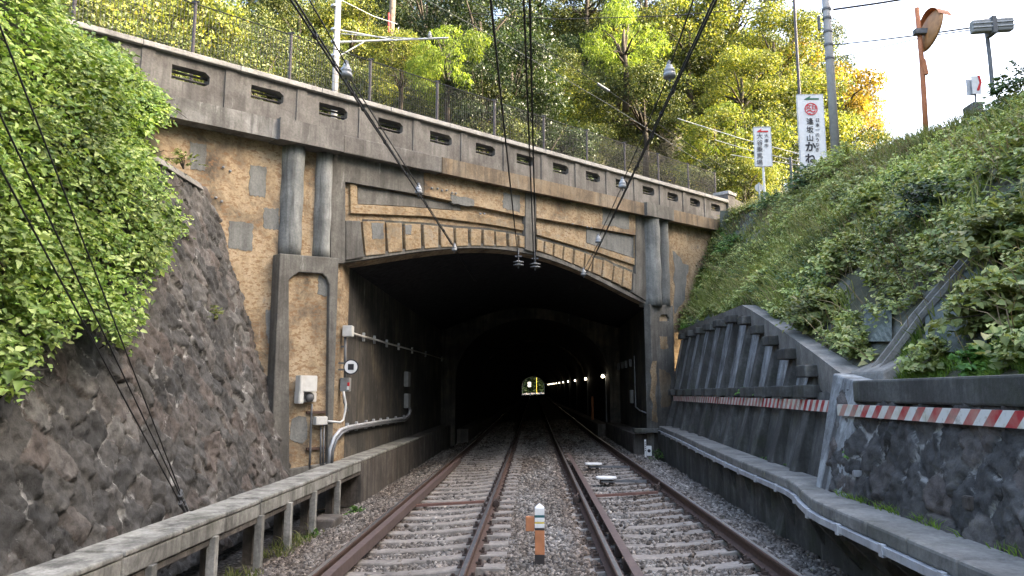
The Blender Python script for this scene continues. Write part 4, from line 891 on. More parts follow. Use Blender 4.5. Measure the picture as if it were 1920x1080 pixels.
# guy wires on the left
gy = empty('guy_wires', (-4.0, 8.4, .3), 'three black guy wires slanting down to an anchor in the left stone wall', 'guy wires')
end = atX(352, 958, -3.93)
for (x0, y0, xm, ym, Y0, d) in ((0, 50, 181, 500, 4.4, 0), (0, 215, 132, 500, 4.2, .03), (0, 315, 97, 500, 4.1, -.03)):
    a = atY(x0, y0, Y0); b = end + Vector((0, d, -abs(d))); MB().tube([ext(a, b, .5), a, b], .0065, 6).build('wire', M['cable'], gy)
    q = b + (a - b).normalized() * .22; MB().tube([b, q], .018, 8).build('turnbuckle', M['galvdark'], gy); 
    q2 = b + (a - b).normalized() * (.30 + d * 2); MB().tube([q2, q2 + (a - b).normalized() * .09], .026, 8).build('clamp', M['galvdark'], gy)
MB().tube([end, end + Vector((-.2, .02, -.12))], .02, 8).build('anchor_rod', M['rust'], gy)

# ================================================================ FENCE ON THE BRIDGE
fn_ = -.5; ft = line((367, 8), (1340, 325), fn_)
fp = [146, 367, 547, 697, 823, 929, 1021, 1101, 1171, 1233, 1289, 1340]
fs_ = [Sn(x, 8 + (x - 367) * .326, fn_)[0] for x in fp]; dsf = (fs_[-1] - fs_[1]) / 10
fs_ = [fs_[1] + dsf * (i - 1) for i in range(-1, 12)]
fe = empty('mesh_fence', W(fs_[5], fn_, roadz(fs_[5])), 'black wire mesh fence with round posts along the bridge parapet', 'fence')
def fz(s): return ft(s)
for s in fs_:
    MB().tube([W(s, fn_, roadz(s)), W(s, fn_, fz(s) + .03)], .03, 10).build('post', M['brownpost'], fe)
    MB().box((-.06, -.02, 0), (.06, .02, .03), 0, Matrix.Translation(W(s, fn_, fz(s) + .03))).build('post_cap', M['black'], fe)
for a, b in zip(fs_[:-1], fs_[1:]):
    m = MB(); nv = int((b - a) / .06); lo_ = lambda s: cop_t(s) - .05
    for i in range(1, nv):
        s = lerp(a, b, i / nv); p0, p1 = W(s, fn_ + .012, lo_(s)), W(s, fn_ + .012, fz(s)); w = DS * .003
        m.add([p0 - w, p0 + w, p1 + w, p1 - w, p0 - w + NN*.004, p0 + w + NN*.004, p1 + w + NN*.004, p1 - w + NN*.004], [(0,1,2,3), (7,6,5,4), (0,4,5,1), (1,5,6,2), (2,6,7,3), (3,7,4,0)])
    H_ = fz(a) - lo_(a); rows = 7
    for k in range(rows + 1):
        t = k / rows; m.tube([W(a, fn_ + .02, lerp(lo_(a), fz(a), t)), W(b, fn_ + .02, lerp(lo_(b), fz(b), t))], .0042 if 0 < k < rows else .011, 5)
    m.build('mesh_panel', M['black'], fe, norm=False)
for dz, r, mt in ((.20, .030, 'black'), (.10, .016, 'galv')):
    MB().tube([W(fs_[0], fn_ + .1, cop_t(fs_[0]) + dz), W(fs_[-1], fn_ + .1, cop_t(fs_[-1]) + dz)], r, 8).build('lower_rail', M[mt], fe)

# ================================================================ POLES AND SIGNS
PYL = 21.5; p = atY(628, 170, PYL); top = 14.6
sp = empty('catenary_pole', (p.x, PYL, 6.3), 'grey steel catenary pole with bracket arm behind the left part of the fence', 'pole')
MB().tube([(p.x, PYL, 6.0), (p.x, PYL, top)], [.10, .09], 16).build('pole', M['concpole'], sp, smooth=True)
a = atY(636, 79, PYL); b = atY(841, 71, PYL + .6); MB().tube([a, b], [.035, .03], 8).build('arm', M['galv'], sp)
MB().tube([atY(636, 56, PYL), atY(745, 76, PYL + .3)], .022, 8).build('tie', M['galv'], sp); MB().tube([atY(636, 105, PYL), atY(682, 79, PYL + .1)], .022, 8).build('brace', M['galv'], sp)
MB().tube([atY(640, 63, PYL), atY(700, 68, PYL), atY(800, 73, PYL)], .012, 6).build('rod', M['galv'], sp)
p2 = atY(806, 70, PYL + .5); MB().lathe(p2, [(.05, 0), (.07, .06), (.04, .12), (.05, .16), (.02, .2)], 10).build('insulator', M['porc'], sp)
for y in (56, 79, 105, 12): q = atY(628, y, PYL); MB().lathe((q.x, PYL, q.z), [(.125, -.03), (.125, .03)], 14).build('collar', M['galv'], sp)
a, b = atY(740, -60, 31), atY(733, 62, 31); wp = empty('wooden_pole', (b.x, 31, b.z - 2), 'leaning weathered utility pole among the trees, cut by the top edge', 'utility pole')
MB().tube([b + (b - a) * .5, b, a], [.16, .155, .13], 14).build('pole', M['wood'], wp, smooth=True); MB().tube([atY(729, 25, 30.8), atY(729, 60, 30.8)], .04, 8).build('red_cover', M['red'], wp)
MB().tube([atY(742, 60, 30.8), atY(748, 50, 30.8), atY(746, 62, 30.8), atY(739, 68, 30.8)], .02, 6).build('cable_loop', M['galv'], wp)
# right utility pole
PR = 19.6; a, b = atY(1549, 0, PR), atY(1566, 275, PR); up_ = empty('utility_pole', (b.x, PR, b.z - .6), 'grey utility pole with bands and a side arm right of the tall shop sign', 'utility pole')
MB().tube([Vector((b.x, PR, b.z - 1.2)), Vector((b.x, PR, a.z + 2))], [.118, .10], 18).build('pole', M['concpole'], up_, smooth=True)
for y in (18, 60, 85, 110, 35): q = atY(1556, y, PR); MB().lathe((b.x, PR, q.z), [(.122, -.035), (.128, 0), (.122, .035)], 16).build('band', M['galvdark'], up_)
MB().tube([atY(1562, 18, PR), atY(1640, 7, PR - .3), atY(1760, -12, PR - .8)], .03, 8).build('arm', M['brownpost'], up_)
MB().box((b.x - .26, PR - .05, atY(0, 78, PR).z), (b.x - .2, PR + .05, atY(0, 52, PR).z), .01).build('bracket', M['galvdark'], up_)
MB().tube([atY(1540, 15, PR), atY(1537, 22, PR), atY(1542, 30, PR), atY(1547, 27, PR)], .015, 6).build('ring', M['galvdark'], up_)
MB().tube([atY(1560, 125, PR), atY(1569, 120, PR), atY(1571, 112, PR), atY(1580, 106, PR), atY(1722, 72, 15)], .011, 6).build('cable', M['cable'], up_)
sp2 = empty('span_wire', atY(1700, 65, 15), 'pair of thin dark wires from the right utility pole to the signal box', 'wire')
MB().tube([atY(1565, 84, PR), atY(1640, 76, 17.5), atY(1722, 66, 15), atY(1822, 52, 13.3)], .016, 6).build('wire', M['cable'], sp2); MB().tube([atY(1752, 66, 14.4), atY(1822, 56, 13.3)], .011, 6).build('wire', M['cable'], sp2)
# thin brown lamp post
LY = 25.5; a = atY(1500, -20, LY); b = atY(1506, 300, LY); lp = empty('lamp_post', (b.x, LY, b.z - .6), 'thin dark brown pole rising behind the tall shop sign', 'pole')
MB().tube([(b.x, LY, b.z - .8), (b.x, LY, 10.9), (b.x, LY, a.z + 2)], [.055, .055, .045], 12).build('pole', M['brownpost'], lp, smooth=True); MB().lathe((b.x, LY, 10.9), [(.07, -.05), (.07, .05)], 12).build('joint', M['black'], lp)
def txt(body, size, mat, par, loc, rot=(math.pi / 2, 0, 0), ext_=.004, bold=0.0, name='lettering', sx=1.0):
    cu = bpy.data.curves.new(name, 'FONT'); cu.body = body; cu.size = size; cu.extrude = ext_; cu.align_x = 'CENTER'; cu.align_y = 'CENTER'; cu.offset = bold
    o = bpy.data.objects.new(name, cu); COL.objects.link(o); bpy.context.view_layer.update()
    me = bpy.data.meshes.new_from_object(o.evaluated_get(bpy.context.evaluated_depsgraph_get())); bpy.data.objects.remove(o)
    me.name = name
    me.transform(Matrix.Translation(Vector(loc)) @ Matrix.Rotation(rot[2], 4, 'Z') @ Matrix.Rotation(rot[0], 4, 'X') @ Matrix.Diagonal((sx, 1, 1, 1)))
    me.materials.clear(); return link(name, me, mat, par)
def signboard(name, lb, Y, x0, x1, y0, y1, par_mat='white'):
    a = atY(x0, y1, Y); b = atY(x1, y0, Y); e = empty(name, ((a.x + b.x) / 2, Y, a.z), lb, 'sign'); MB().box((a.x, Y, a.z), (b.x, Y + .1, b.z), .01).build('board', M[par_mat], e)
    m = MB(); 
    for (p0, p1) in (((a.x, a.z), (b.x, a.z)), ((a.x, b.z), (b.x, b.z)), ((a.x, a.z), (a.x, b.z)), ((b.x, a.z), (b.x, b.z))): m.tube([(p0[0], Y, p0[1]), (p1[0], Y, p1[1])], .012, 6)
    m.build('frame', M['galv'], e); return e
def arrow(par, Y, x0, x1, y0, y1, mt):
    ol = [(x0, y1 - 1), (lerp(x0, x1, .42), y0), (lerp(x0, x1, .36), lerp(y0, y1, .62)), (x1, lerp(y0, y1, .62)), (x1, y1), (x0, y1)]
    P = [atY(x, y, Y) for x, y in ol]; m = MB(); n = len(P); m.add([(p.x, Y - .016, p.z) for p in P] + [(p.x, Y - .012, p.z) for p in P], [tuple(range(n)), tuple(range(2*n-1, n-1, -1))] + [(i, (i+1) % n, n+(i+1) % n, n+i) for i in range(n)]); m.build('arrow', M[mt], par)
SY = 24.6
s1 = signboard('shop_sign', 'tall white shop sign with green arrow, red round emblem and black writing', SY, 1502.5, 1542.5, 177, 330)
arrow(s1, SY, 1508, 1535, 180, 187, 'green')
def put(par, Y, ch, px, py, hpx, mt, bold=0.0, sx=1.0): p = atY(px, py, Y); txt(ch, hpx / 1387 * Y * 1.04, M[mt], par, (p.x, Y - .015, p.z), bold=bold, sx=sx)
c = atY(1520.5, 204.5, SY); m = MB(); n = 36; ro, ri = .222, .19
m.add([(c.x + r * math.cos(2*math.pi*i/n), yv, c.z + r * math.sin(2*math.pi*i/n)) for yv in (SY - .018, SY - .012) for r in (ro, ri) for i in range(n)], [(i, (i+1) % n, n+(i+1) % n, n+i) for i in range(n)] + [(i, 2*n+i, 2*n+(i+1) % n, (i+1) % n) for i in range(n)] + [(n+i, n+(i+1) % n, 3*n+(i+1) % n, 3*n+i) for i in range(n)]); m.build('emblem_ring', M['redlogo'], s1)
put(s1, SY, '女', 1515.5, 201, 11.5, 'redlogo', .003); put(s1, SY, '日', 1526, 201.5, 11, 'redlogo', .003); put(s1, SY, '〜', 1521, 210, 17, 'redlogo', .008); put(s1, SY, '〜', 1520, 215, 12, 'redlogo', .008)
for i, ch in enumerate('逢坂山'): put(s1, SY, ch, 1518.5, 228.5 + i * 15.6, 13.6, 'ink', .002)
for i, ch in enumerate('かね'): put(s1, SY, ch, 1519.5, 276.5 + i * 22, 20, 'ink', .010)
for i, ch in enumerate('日本一のうなぎ'): put(s1, SY, ch, 1532.5, 226 + i * 9.2, 8.2, 'ink', .0)
s2 = signboard('direction_sign', 'small white direction sign with red arrow on a white post', 24.2, 1416.5, 1444.5, 238, 312)
arrow(s2, 24.2, 1419, 1440, 241, 248, 'red')
for i, ch in enumerate('大谷乗馬場'): put(s2, 24.2, ch, 1424.3, 256 + i * 12.4, 11.8, 'inkgrey', .0)
for i, ch in enumerate('大津市'): put(s2, 24.2, ch, 1436.8, 255 + i * 9.4, 8, 'inkgrey')
p = atY(1432, 312, 24.2); q = atY(1432, 385, 24.2); MB().tube([(p.x, 24.25, q.z - .5), (p.x, 24.25, p.z + .5)], .042, 10).build('post', M['white'], s2)
# round sign seen from behind, grey stub post
p = atY(1423, 352, 23.5); e = empty('round_sign', (p.x, 23.5, p.z - .6), 'small round road sign seen from behind at the foot of the direction sign', 'sign')
MB().lathe(p, [(.135, 0), (.135, .01)], 20, (0, -1, 0)).build('disc', M['cream'], e); MB().tube([(p.x, 23.47, p.z - .8), (p.x, 23.47, p.z + .16)], .03, 8).build('post', M['galv'], e)
p = atY(1482, 295, 25); tag(MB().tube([(p.x, 25, p.z - 1.2), (p.x, 25, p.z)], .05, 10).build('stub_post', M['galvdark']), 'short grey stub post between the two white signs', 'post')
# mirror
MY = 14.6; mr = empty('traffic_mirror', atY(1735, 235, MY), 'orange traffic mirror seen from behind on a leaning orange pole', 'traffic mirror')
MB().tube([atY(1737, 260, MY), atY(1733, 190, MY), atY(1728, 110, MY), atY(1719, 15, MY)], [.05, .05, .048, .045], 12).build('pole', M['orange'], mr, smooth=True)
MB().tube([atY(1736, 140, MY - .03), atY(1730, 112, MY - .03)], .055, 10).build('sleeve', M['orange'], mr)
c = atY(1741, 57, MY); ax = Vector((-.95, .0, .25)).normalized()
MB().lathe(c, [(.43, -.06), (.44, -.03), (.43, -.01), (.36, .03), (.2, .065), (.05, .075)], 36, ax).build('back', M['mirrorback'], mr, smooth=True)
MB().lathe(c - ax * .075, [(.40, 0), (.415, .012)], 36, ax).build('glass', M['steel'], mr)
m = MB(); hd = Vector((0, 0, 1)); side = ax.cross(hd).normalized(); hv = c - ax * .12; N = 14
vs = []; 
for k in range(N + 1):
    a = math.pi * (.12 + .76 * k / N); d_ = side * math.cos(a) * .44 + hd * math.sin(a) * .44
    vs += [c + d_, c + d_ - ax * .26, c + d_ * 1.02 - ax * .26, c + d_ * 1.02]
m.add(vs, [(4*i+j, 4*i+(j+1) % 4, 4*i+4+(j+1) % 4, 4*i+4+j) for i in range(N) for j in range(4)]); m.build('hood', M['orange'], mr)
bY(MB(), 1717, 52, 1742, 62, MY - .12, MY + .0, .008).build('clamp', M['galvdark'], mr)
# signal box on pole
TY = 13.1; tb = empty('signal_box', atY(1858, 155, TY), 'long grey box seen from behind on a thin pole at the upper right', 'signal box')
MB().tube([atY(1862, 175, TY), atY(1856, 110, TY), atY(1850, 60, TY), atY(1848, 36, TY)], .035, 10).build('pole', M['galvdark'], tb)
a = atY(1813, 57, TY); b = atY(1889, 52, TY); dz = .13; bx = MB(); bx.hexa([(a.x, TY - .2, a.z - dz), (b.x, TY - .2, b.z - dz), (b.x, TY - .06, b.z - dz), (a.x, TY - .06, a.z - dz), (a.x, TY - .2, a.z + dz * .85), (b.x, TY - .2, b.z + dz * .9), (b.x, TY - .06, b.z + dz * .9), (a.x, TY - .06, a.z + dz * .85)]); bx.build('housing', M['greybox'], tb, bevel=.03)
for t in (-.05, .03): MB().tube([(a.x - .02, TY - .21, a.z + t), (b.x, TY - .21, b.z + t)], .014, 6).build('rail', M['galv'], tb)
MB().box((a.x + .33, TY - .23, a.z - .16), (a.x + .42, TY + .0, a.z + .17), .01).build('strap', M['galvdark'], tb); q = atY(1837, 40, TY); MB().lathe(q - Vector((0, 0, .05)), [(.03, 0), (.045, .03), (.03, .07)], 10).build('sensor', M['galvdark'], tb)
# bend marker sign
BY = 15.5; bs = empty('bend_sign', atY(1828, 190, BY), 'small white road sign with red chevron on a thin post on the bank crest', 'road sign')
bY(MB(), 1814, 149, 1826, 179, BY, BY + .02, .004).build('back_plate', M['galv'], bs); bY(MB(), 1824, 142, 1838, 176, BY - .06, BY - .04, .004).build('face', M['white'], bs)
P = [atY(x, y, BY) for x, y in ((1829, 143), (1834, 144), (1838, 157), (1833, 172), (1828, 172), (1833, 157))]; m = MB(); m.add([(p.x, BY - .066, p.z) for p in P] + [(p.x, BY - .062, p.z) for p in P], [(0,1,2,5), (5,2,3,4), (11,8,7,6), (10,9,8,11)]); m.build('chevron', M['red'], bs, norm=False)
MB().tube([atY(1829, 215, BY), atY(1829, 150, BY)], .018, 8).build('post', M['galvdark'], bs)
tag(bY(MB(), 1826, 190, 1842, 215, 15.6, 16, .02).build('concrete_stub', M['trough']), 'squat concrete block on the bank crest below the bend sign', 'concrete block')
# power lines across the trees
def pline(pts, r, mt, lb):
    P = [atY(*p) for p in pts]; Q = []
    for a, b in zip(P[:-1], P[1:]):
        for k in range(6): t = k / 6; q = a.lerp(b, t); q.z -= .0 * t; Q.append(q)
    Q.append(P[-1]); return tag(MB().tube(Q, r, 5).build('power_line', M[mt]), lb, 'power line', 'power lines over the road')
pline([(820, -40, 27), (900, 10, 27.5), (1130, 163, 28.5), (1410, 350, 30)], .014, 'cable', 'dark power line with a splice, running diagonally down to the right')
tag(MB().tube([atY(1120, 157, 28.45), atY(1142, 171, 28.55)], .06, 8).build('line_splice', M['galvdark']), 'thick grey splice sleeve on the diagonal power line', 'splice sleeve')
pline([(690, -60, 27), (900, 55, 28), (1140, 195, 29), (1340, 320, 30)], .012, 'galvdark', 'lower parallel power line running diagonally in front of the trees')
pline([(880, 25, 20), (1050, 36, 21), (1250, 30, 22), (1430, 15, 23)], .014, 'cable', 'sagging dark power line nearly level near the top edge')
pline([(1270, 222, 27), (1390, 260, 27), (1560, 305, 27)], .016, 'galv', 'uppermost pale cable passing behind the small direction sign')
pline([(1340, 262, 27), (1410, 283, 27), (1560, 316, 27)], .014, 'galv', 'middle pale cable passing behind the small direction sign')
pline([(1370, 290, 27), (1430, 300, 27), (1560, 318, 27)], .014, 'galv', 'lowest pale cable passing behind the small direction sign')
pline([(640, 0, 22), (700, 30, 24), (745, 45, 30)], .01, 'galv', 'thin wire between the catenary pole and the leaning pole')
# gutter on the right bank
gt = MB(); gp = [(1648, 700), (1680, 655), (1720, 600), (1765, 548), (1810, 498), (1850, 445)]
def bank_hit(px, py, off=0.0):
    best = None; d = ray(px, py)
    for Y in np.arange(5, 24, .05):
        p = C0 + d * (Y / d.y); cx_, cz_ = crest(Y); fx_, fz_ = foot(Y); t = (p.x - fx_) / (cx_ - fx_)
        if t < 0: continue
        if t > 1: return best
        z = fz_ + (cz_ - fz_) * t + .35 * math.sin(math.pi * t) + off
        if p.z <= z: return p
        best = p
    return best
G = [bank_hit(x, y, .12) for x, y in gp]; G[0].z += .02
for a, b in zip(G[:-1], G[1:]):
    d = Vector((0, .085, 0)); u = Vector((-.02, 0, .04)); gt.hexa([a - d - u, a + d - u, b + d - u, b - d - u, a - d, a + d, b + d, b - d])
    for s in (-1, 1): e_ = d * s; gt.hexa([a + e_ * 1.25 , a + e_ * .9, b + e_ * .9, b + e_ * 1.25, a + e_ * 1.25 + u*1.3, a + e_ * .9 + u*1.3, b + e_ * .9 + u*1.3, b + e_ * 1.25 + u*1.3])
tag(gt.build('bank_gutter', M['copedark']), 'mossy concrete gutter running diagonally up the right bank', 'gutter')
m = MB(); a = G[0]; m.hexa([a + Vector(v) for v in ((-.2, -.45, -.3), (.6, -.35, -.2), (.6, .5, -.2), (-.2, .6, -.3), (-.12, -.35, .0), (.35, -.2, .22), (.35, .35, .22), (-.12, .45, .0))]); tag(m.build('gutter_basin', M['copedark'], bevel=.03), 'sloping concrete apron at the foot of the bank gutter', 'concrete apron')
# ================================================================ BALLAST STONES
def nfun(x, y):  # cheap smooth pseudo noise, vectorised
    return (np.sin(x*1.7+y*.9)+np.sin(x*.63-y*1.9+1.3)+np.sin(x*3.1+y*2.3+4)+.6*np.sin(x*5.3-y*4.7+2))/3.6
def stones(x0, x1, y0, y1, dens, size, cols):
    n = int((x1-x0)*(y1-y0)*dens); x = rng.uniform(x0, x1, n); y = rng.uniform(y0, y1, n)
    z = -.226 + .045*x + .018*nfun(x*2.2, y*2.2) - .1*sstep(2.75, 3.6, np.abs(x)) + np.where((x < -2.35) | ((x > -.5) & (x < .6)) | (x > 2.45), .03, 0) + np.where(y > 28, .0085*(y-28), 0)
    keep = np.ones(n, bool)
    for r in RX: keep &= np.abs(x - r) > .085
    for cx, off in ((-1.421, .2), (1.535, 0)):
        ph = np.mod(y - 5.6 - off + .3, .6) - .3; on = (np.abs(ph) < .105) & (np.abs(x - cx) < .98); keep &= ~(on & (rng.random(n) > .035)); 
        z = np.where(on & (np.abs(ph) < .125), z + .035, z)
    x, y, z = x[keep], y[keep], z[keep]; n = len(x)
    base = np.array([(a, b, c) for a in (-1, 1) for b in (-1, 1) for c in (-1, 1)], float) * .5
    V = base[None] * (1 + rng.uniform(-.5, .45, (n, 8, 3))); s = size * rng.uniform(.55, 1.25, (n, 1, 1)); V *= s * np.stack([np.ones(n), rng.uniform(.6, 1, n), rng.uniform(.5, .85, n)], -1)[:, None]
    q = rng.normal(size=(n, 4)); q /= np.linalg.norm(q, axis=1, keepdims=True); w, a, b, c = q.T
    Rm = np.stack([1-2*(b*b+c*c), 2*(a*b-c*w), 2*(a*c+b*w), 2*(a*b+c*w), 1-2*(a*a+c*c), 2*(b*c-a*w), 2*(a*c-b*w), 2*(b*c+a*w), 1-2*(a*a+b*b)], -1).reshape(n, 3, 3)
    V = np.einsum('nij,nkj->nki', Rm, V) + np.stack([x, y, z], -1)[:, None]
    f = np.array([(0,1,3,2), (4,6,7,5), (0,4,5,1), (2,3,7,6), (0,2,6,4), (1,5,7,3)]); Fq = (f[None] + (np.arange(n)*8)[:, None, None]).reshape(-1, 4)
    cols.append((V.reshape(-1, 3), Fq))
def merge(name, parts, mat, **kw):
    V = []; Fq = []; o = 0
    for v, f in parts: V.append(v); Fq.append(f + o); o += len(v)
    return link(name, npmesh(name, np.concatenate(V), np.concatenate(Fq)), mat, **kw)
st = []; stones(-3.25, 3.1, 6.3, 10.5, 1150, .047, st); stones(-3.25, 3.2, 10.5, 16, 720, .052, st); stones(-3.2, 3.3, 16, 27, 330, .066, st); stones(-2.9, 2.8, 27, 46, 190, .085, st)
tag(merge('ballast', st, M['stones'], origin=(0, 0, 0)), 'crushed stone ballast around the sleepers of both tracks', kind='stuff')

# ================================================================ LEAVES
def unit(a): return a / np.maximum(np.linalg.norm(a, axis=-1, keepdims=True), 1e-6)
def leaves(P, A, Nn, L, Wd, fold=.25, six=False):
    """P base points, A axis, Nn normals, L lengths, Wd width ratio"""
    n = len(P); A = unit(A); Nn = unit(Nn - A * (Nn * A).sum(-1, keepdims=True)); S = np.cross(A, Nn); L = L[:, None]
    tip = P + A * L - Nn * L * .18; w = L * Wd
    if six:
        l1 = P + A*L*.22 + S*w*.5 + Nn*w*fold; l2 = P + A*L*.62 + S*w*.36 + Nn*w*fold*.4; r1 = P + A*L*.22 - S*w*.5 + Nn*w*fold; r2 = P + A*L*.62 - S*w*.36 + Nn*w*fold*.4
        V = np.stack([P, l1, l2, tip, r2, r1], 1); f = np.array([(0, 1, 2, 3), (0, 3, 4, 5)]); k = 6
    else:
        l = P + A*L*.42 + S*w*.5 + Nn*w*fold*.6; r = P + A*L*.42 - S*w*.5 + Nn*w*fold*.6; V = np.stack([P, l, tip, r], 1); f = np.array([(0, 1, 2, 3)]); k = 4
    return V.reshape(-1, 3), (f[None] + (np.arange(n)*k)[:, None, None]).reshape(-1, 4)
def shoots(O, D, Ln, nl, size, up=(0, 0, 1), droop=.5, wd=.7, six=True, spread=.9, upw=.9):
    """leafy shoots : two rows of leaves along an arching stem"""
    n = len(O); D = unit(D); Upv = np.array(up, float); t = (np.arange(nl) + .6) / nl; T = t[None, :, None]
    P = O[:, None] + D[:, None]*Ln[:, None, None]*T - np.array((0, 0, 1.))*droop*(Ln[:, None, None]*T)**2 / np.maximum(Ln[:, None, None], .01)
    side = np.cross(D, np.broadcast_to(Upv, D.shape)); side = unit(side + 1e-4); sg = np.where(np.arange(nl) % 2 == 0, 1, -1)[None, :, None]
    A = D[:, None]*.55 + side[:, None]*sg*spread + rng.normal(0, .28, (n, nl, 3)) - np.array((0, 0, .25))
    Nn = Upv*upw + rng.normal(0, .38, (n, nl, 3)) + D[:, None]*.15
    L = size[:, None]*rng.uniform(.6, 1.15, (n, nl))*(1.05 - .45*t)[None]
    P, A, Nn, L = P.reshape(-1, 3), A.reshape(-1, 3), Nn.reshape(-1, 3), L.reshape(-1)
    return P, A, Nn, L, wd, six
def inpoly(x, y, poly):
    c = np.zeros(len(x), bool); n = len(poly)
    for i in range(n):
        x1, y1 = poly[i]; x2, y2 = poly[(i+1) % n]
        c ^= ((y1 > y) != (y2 > y)) & (x < (x2-x1)*(y-y1)/((y2-y1) or 1e-9) + x1)
    return c
# left overhanging knotweed
LP = [(-900,-900),(95,-60),(118,40),(150,66),(225,92),(248,135),(290,172),(318,205),(288,238),(262,262),(292,310),(318,370),(345,425),(312,452),(305,492),(272,520),(258,575),(265,600),(240,625),(232,655),(205,650),(186,618),(150,592),(112,635),(78,650),(68,695),(22,740),(-60,755),(-900,1200)]
n = 120000; z = rng.uniform(.6, 9, n); y = rng.uniform(1.5, 12, n); u = rng.random(n)
bul = .22 + .34*(.5+.5*nfun(y*1.6, z*1.6)) + .22*np.abs(nfun(y*4.3+2, z*4.3)); off = .05 + bul*u**.7
x = -4.07 - .26*(z - 0) + off - .1
O = np.stack([x, y, z], -1); px, py = proj(O); yp = 13.65 + (x+3.6)*1.111
ok = inpoly(px, py, LP) & (y < yp - .25) & ((nfun(y*2.9+1, z*3.3) > -.42) | (rng.random(n) < .3)); O = O[ok]; n = min(len(O), 5600); O = O[:n]
D = np.stack([rng.uniform(.3, 1, n), rng.uniform(-.5, .6, n), rng.uniform(-.35, .55, n)], -1)
P_, A_, N_, L_, wd, six = shoots(O, D, rng.uniform(.25, .7, n), 11, rng.uniform(.05, .13, n), up=(.45, -.25, .9), droop=.75, wd=.66, upw=.75)
px, py = proj(P_); yp = 13.65 + (P_[:, 0]+3.6)*1.111; ok = inpoly(px + rng.normal(0, 13, len(px)), py + rng.normal(0, 13, len(px)), LP) & (P_[:, 1] < yp - .12)
tag(merge('knotweed_thicket', [leaves(P_[ok], A_[ok], N_[ok], L_[ok], wd, .22, True)], M['lf_left'], origin=(0, 0, 0)), 'dense bright green leafy thicket overhanging the left stone wall', kind='stuff')
# mound of the thicket in front of the left end of the parapet
n = 3200; qx = rng.uniform(-60, 320, n); qy = rng.uniform(-60, 300, n); okp = inpoly(qx, qy, LP); qx, qy = qx[okp], qy[okp]
OM = []
for a, b in zip(qx, qy):
    d = ray(a, b); t = ((O0 + NN*.3) - C0).dot(NN)/d.dot(NN); Yc = (C0 + d*t).y - .5 - rng.uniform(0, .9)
    if Yc > 4: OM.append(tuple(atY(a, b, Yc)))
OM = np.array(OM); n = len(OM); D = np.stack([rng.uniform(.1, 1, n), rng.uniform(-.9, .1, n), rng.uniform(-.2, .8, n)], -1)
P_, A_, N_, L_, wd, six = shoots(OM, D, rng.uniform(.3, .6, n), 11, rng.uniform(.055, .11, n), up=(.35, -.35, .9), droop=.7, wd=.66)
px, py = proj(P_); yp = 13.65 + (P_[:, 0]+3.6)*1.111; ok = inpoly(px + rng.normal(0, 8, len(px)), py + rng.normal(0, 8, len(px)), LP) & (P_[:, 1] < yp - .4)
tag(merge('knotweed_mound', [leaves(P_[ok], A_[ok], N_[ok], L_[ok], wd, .22, True)], M['lf_left'], origin=(0, 0, 0)), 'leafy mound hiding the left end of the parapet', kind='stuff')
# hanging twigs of the thicket
m = MB()
for i in range(150):
    p = Vector(O[i*7]); d = Vector(D[i*7]).normalized(); m.tube([p - d*.3, p + d*.15, p + d*.45 - Vector((0, 0, .15))], [.008, .006, .003], 4, False)
tag(m.build('thicket_stems', M['bark'], origin=(0, 0, 0), norm=False), 'thin brown stems inside the left thicket', kind='stuff')

# right bank
def bankv(Y, t):
    ys = np.array([-60, 0, 12, 16, 22, 24.4, 26.]); cx = np.interp(Y, ys, [8.2, 8.0, 7.9, 8.0, 7.5, 6.4, 6.6]); cz = np.interp(Y, ys, [5.9, 6.0, 6.2, 6.95, 7.4, 7.5, 7.6])
    ys = np.array([-60, 0, 7.7, 14.7, 21.8, 26.]); fx_ = np.interp(Y, ys, [3.2, 3.3, 3.5, 4.35, 4.4, 4.6]); fz_ = np.interp(Y, ys, [1.6, 1.62, 1.70, 3.25, 3.45, 3.6])
    return np.stack([fx_+(cx-fx_)*t, Y, fz_+(cz-fz_)*t+.35*np.sin(np.pi*t)], -1)
GUT = [(1625, 712), (1640, 665), (1700, 598), (1745, 545), (1795, 488), (1835, 440), (1862, 448), (1830, 510), (1780, 565), (1735, 625), (1700, 690), (1690, 712)]
NET = [[(1735, 600), (1800, 560), (1850, 560), (1850, 640), (1790, 660), (1735, 640)], [(1620, 595), (1672, 570), (1672, 620), (1625, 640)], [(1800, 480), (1850, 455), (1865, 500), (1830, 530)], [(1350, 420), (1450, 395), (1440, 440), (1390, 460)], [(1285, 560), (1350, 520), (1370, 540), (1290, 610)]]
def bankpts(n, t0=.02, t1=1.0, y0=4.2, y1=24.3): return bankv(rng.uniform(y0, y1, n), rng.uniform(t0, t1, n))
def bshoots(O, lmin, lmax, nl, smin, smax, mat, name, label, droop=.4, wd=.72, upw=.9):
    n = len(O); D = np.stack([rng.uniform(-.75, .15, n), rng.uniform(-.6, .3, n), rng.uniform(.5, 1.1, n)], -1)
    P, A, N_, L, wd_, six = shoots(O, D, rng.uniform(lmin, lmax, n), nl, rng.uniform(smin, smax, n), up=(-.3, -.25, .9), droop=droop, wd=wd, upw=upw)
    px, py = proj(P); ok = ~inpoly(px, py, GUT)
    for q in NET: ok &= ~(inpoly(px, py, q) & (rng.random(len(px)) < .8))
    yp = 13.65 + (P[:, 0]+3.6)*1.111; ok &= P[:, 1] < yp - .05
    return tag(merge(name, [leaves(P[ok], A[ok], N_[ok], L[ok], wd_, .22, True)], mat, origin=(0, 0, 0)), label, kind='stuff')
O = bankpts(12500); k = nfun(O[:, 1]*.9, O[:, 2]*1.3 + O[:, 0]) ; O1 = O[(k > -.16)]
bshoots(O1, .15, .45, 9, .055, .115, M['lf_r1'], 'bank_undergrowth', 'mixed broad leaved green plants covering the right bank')
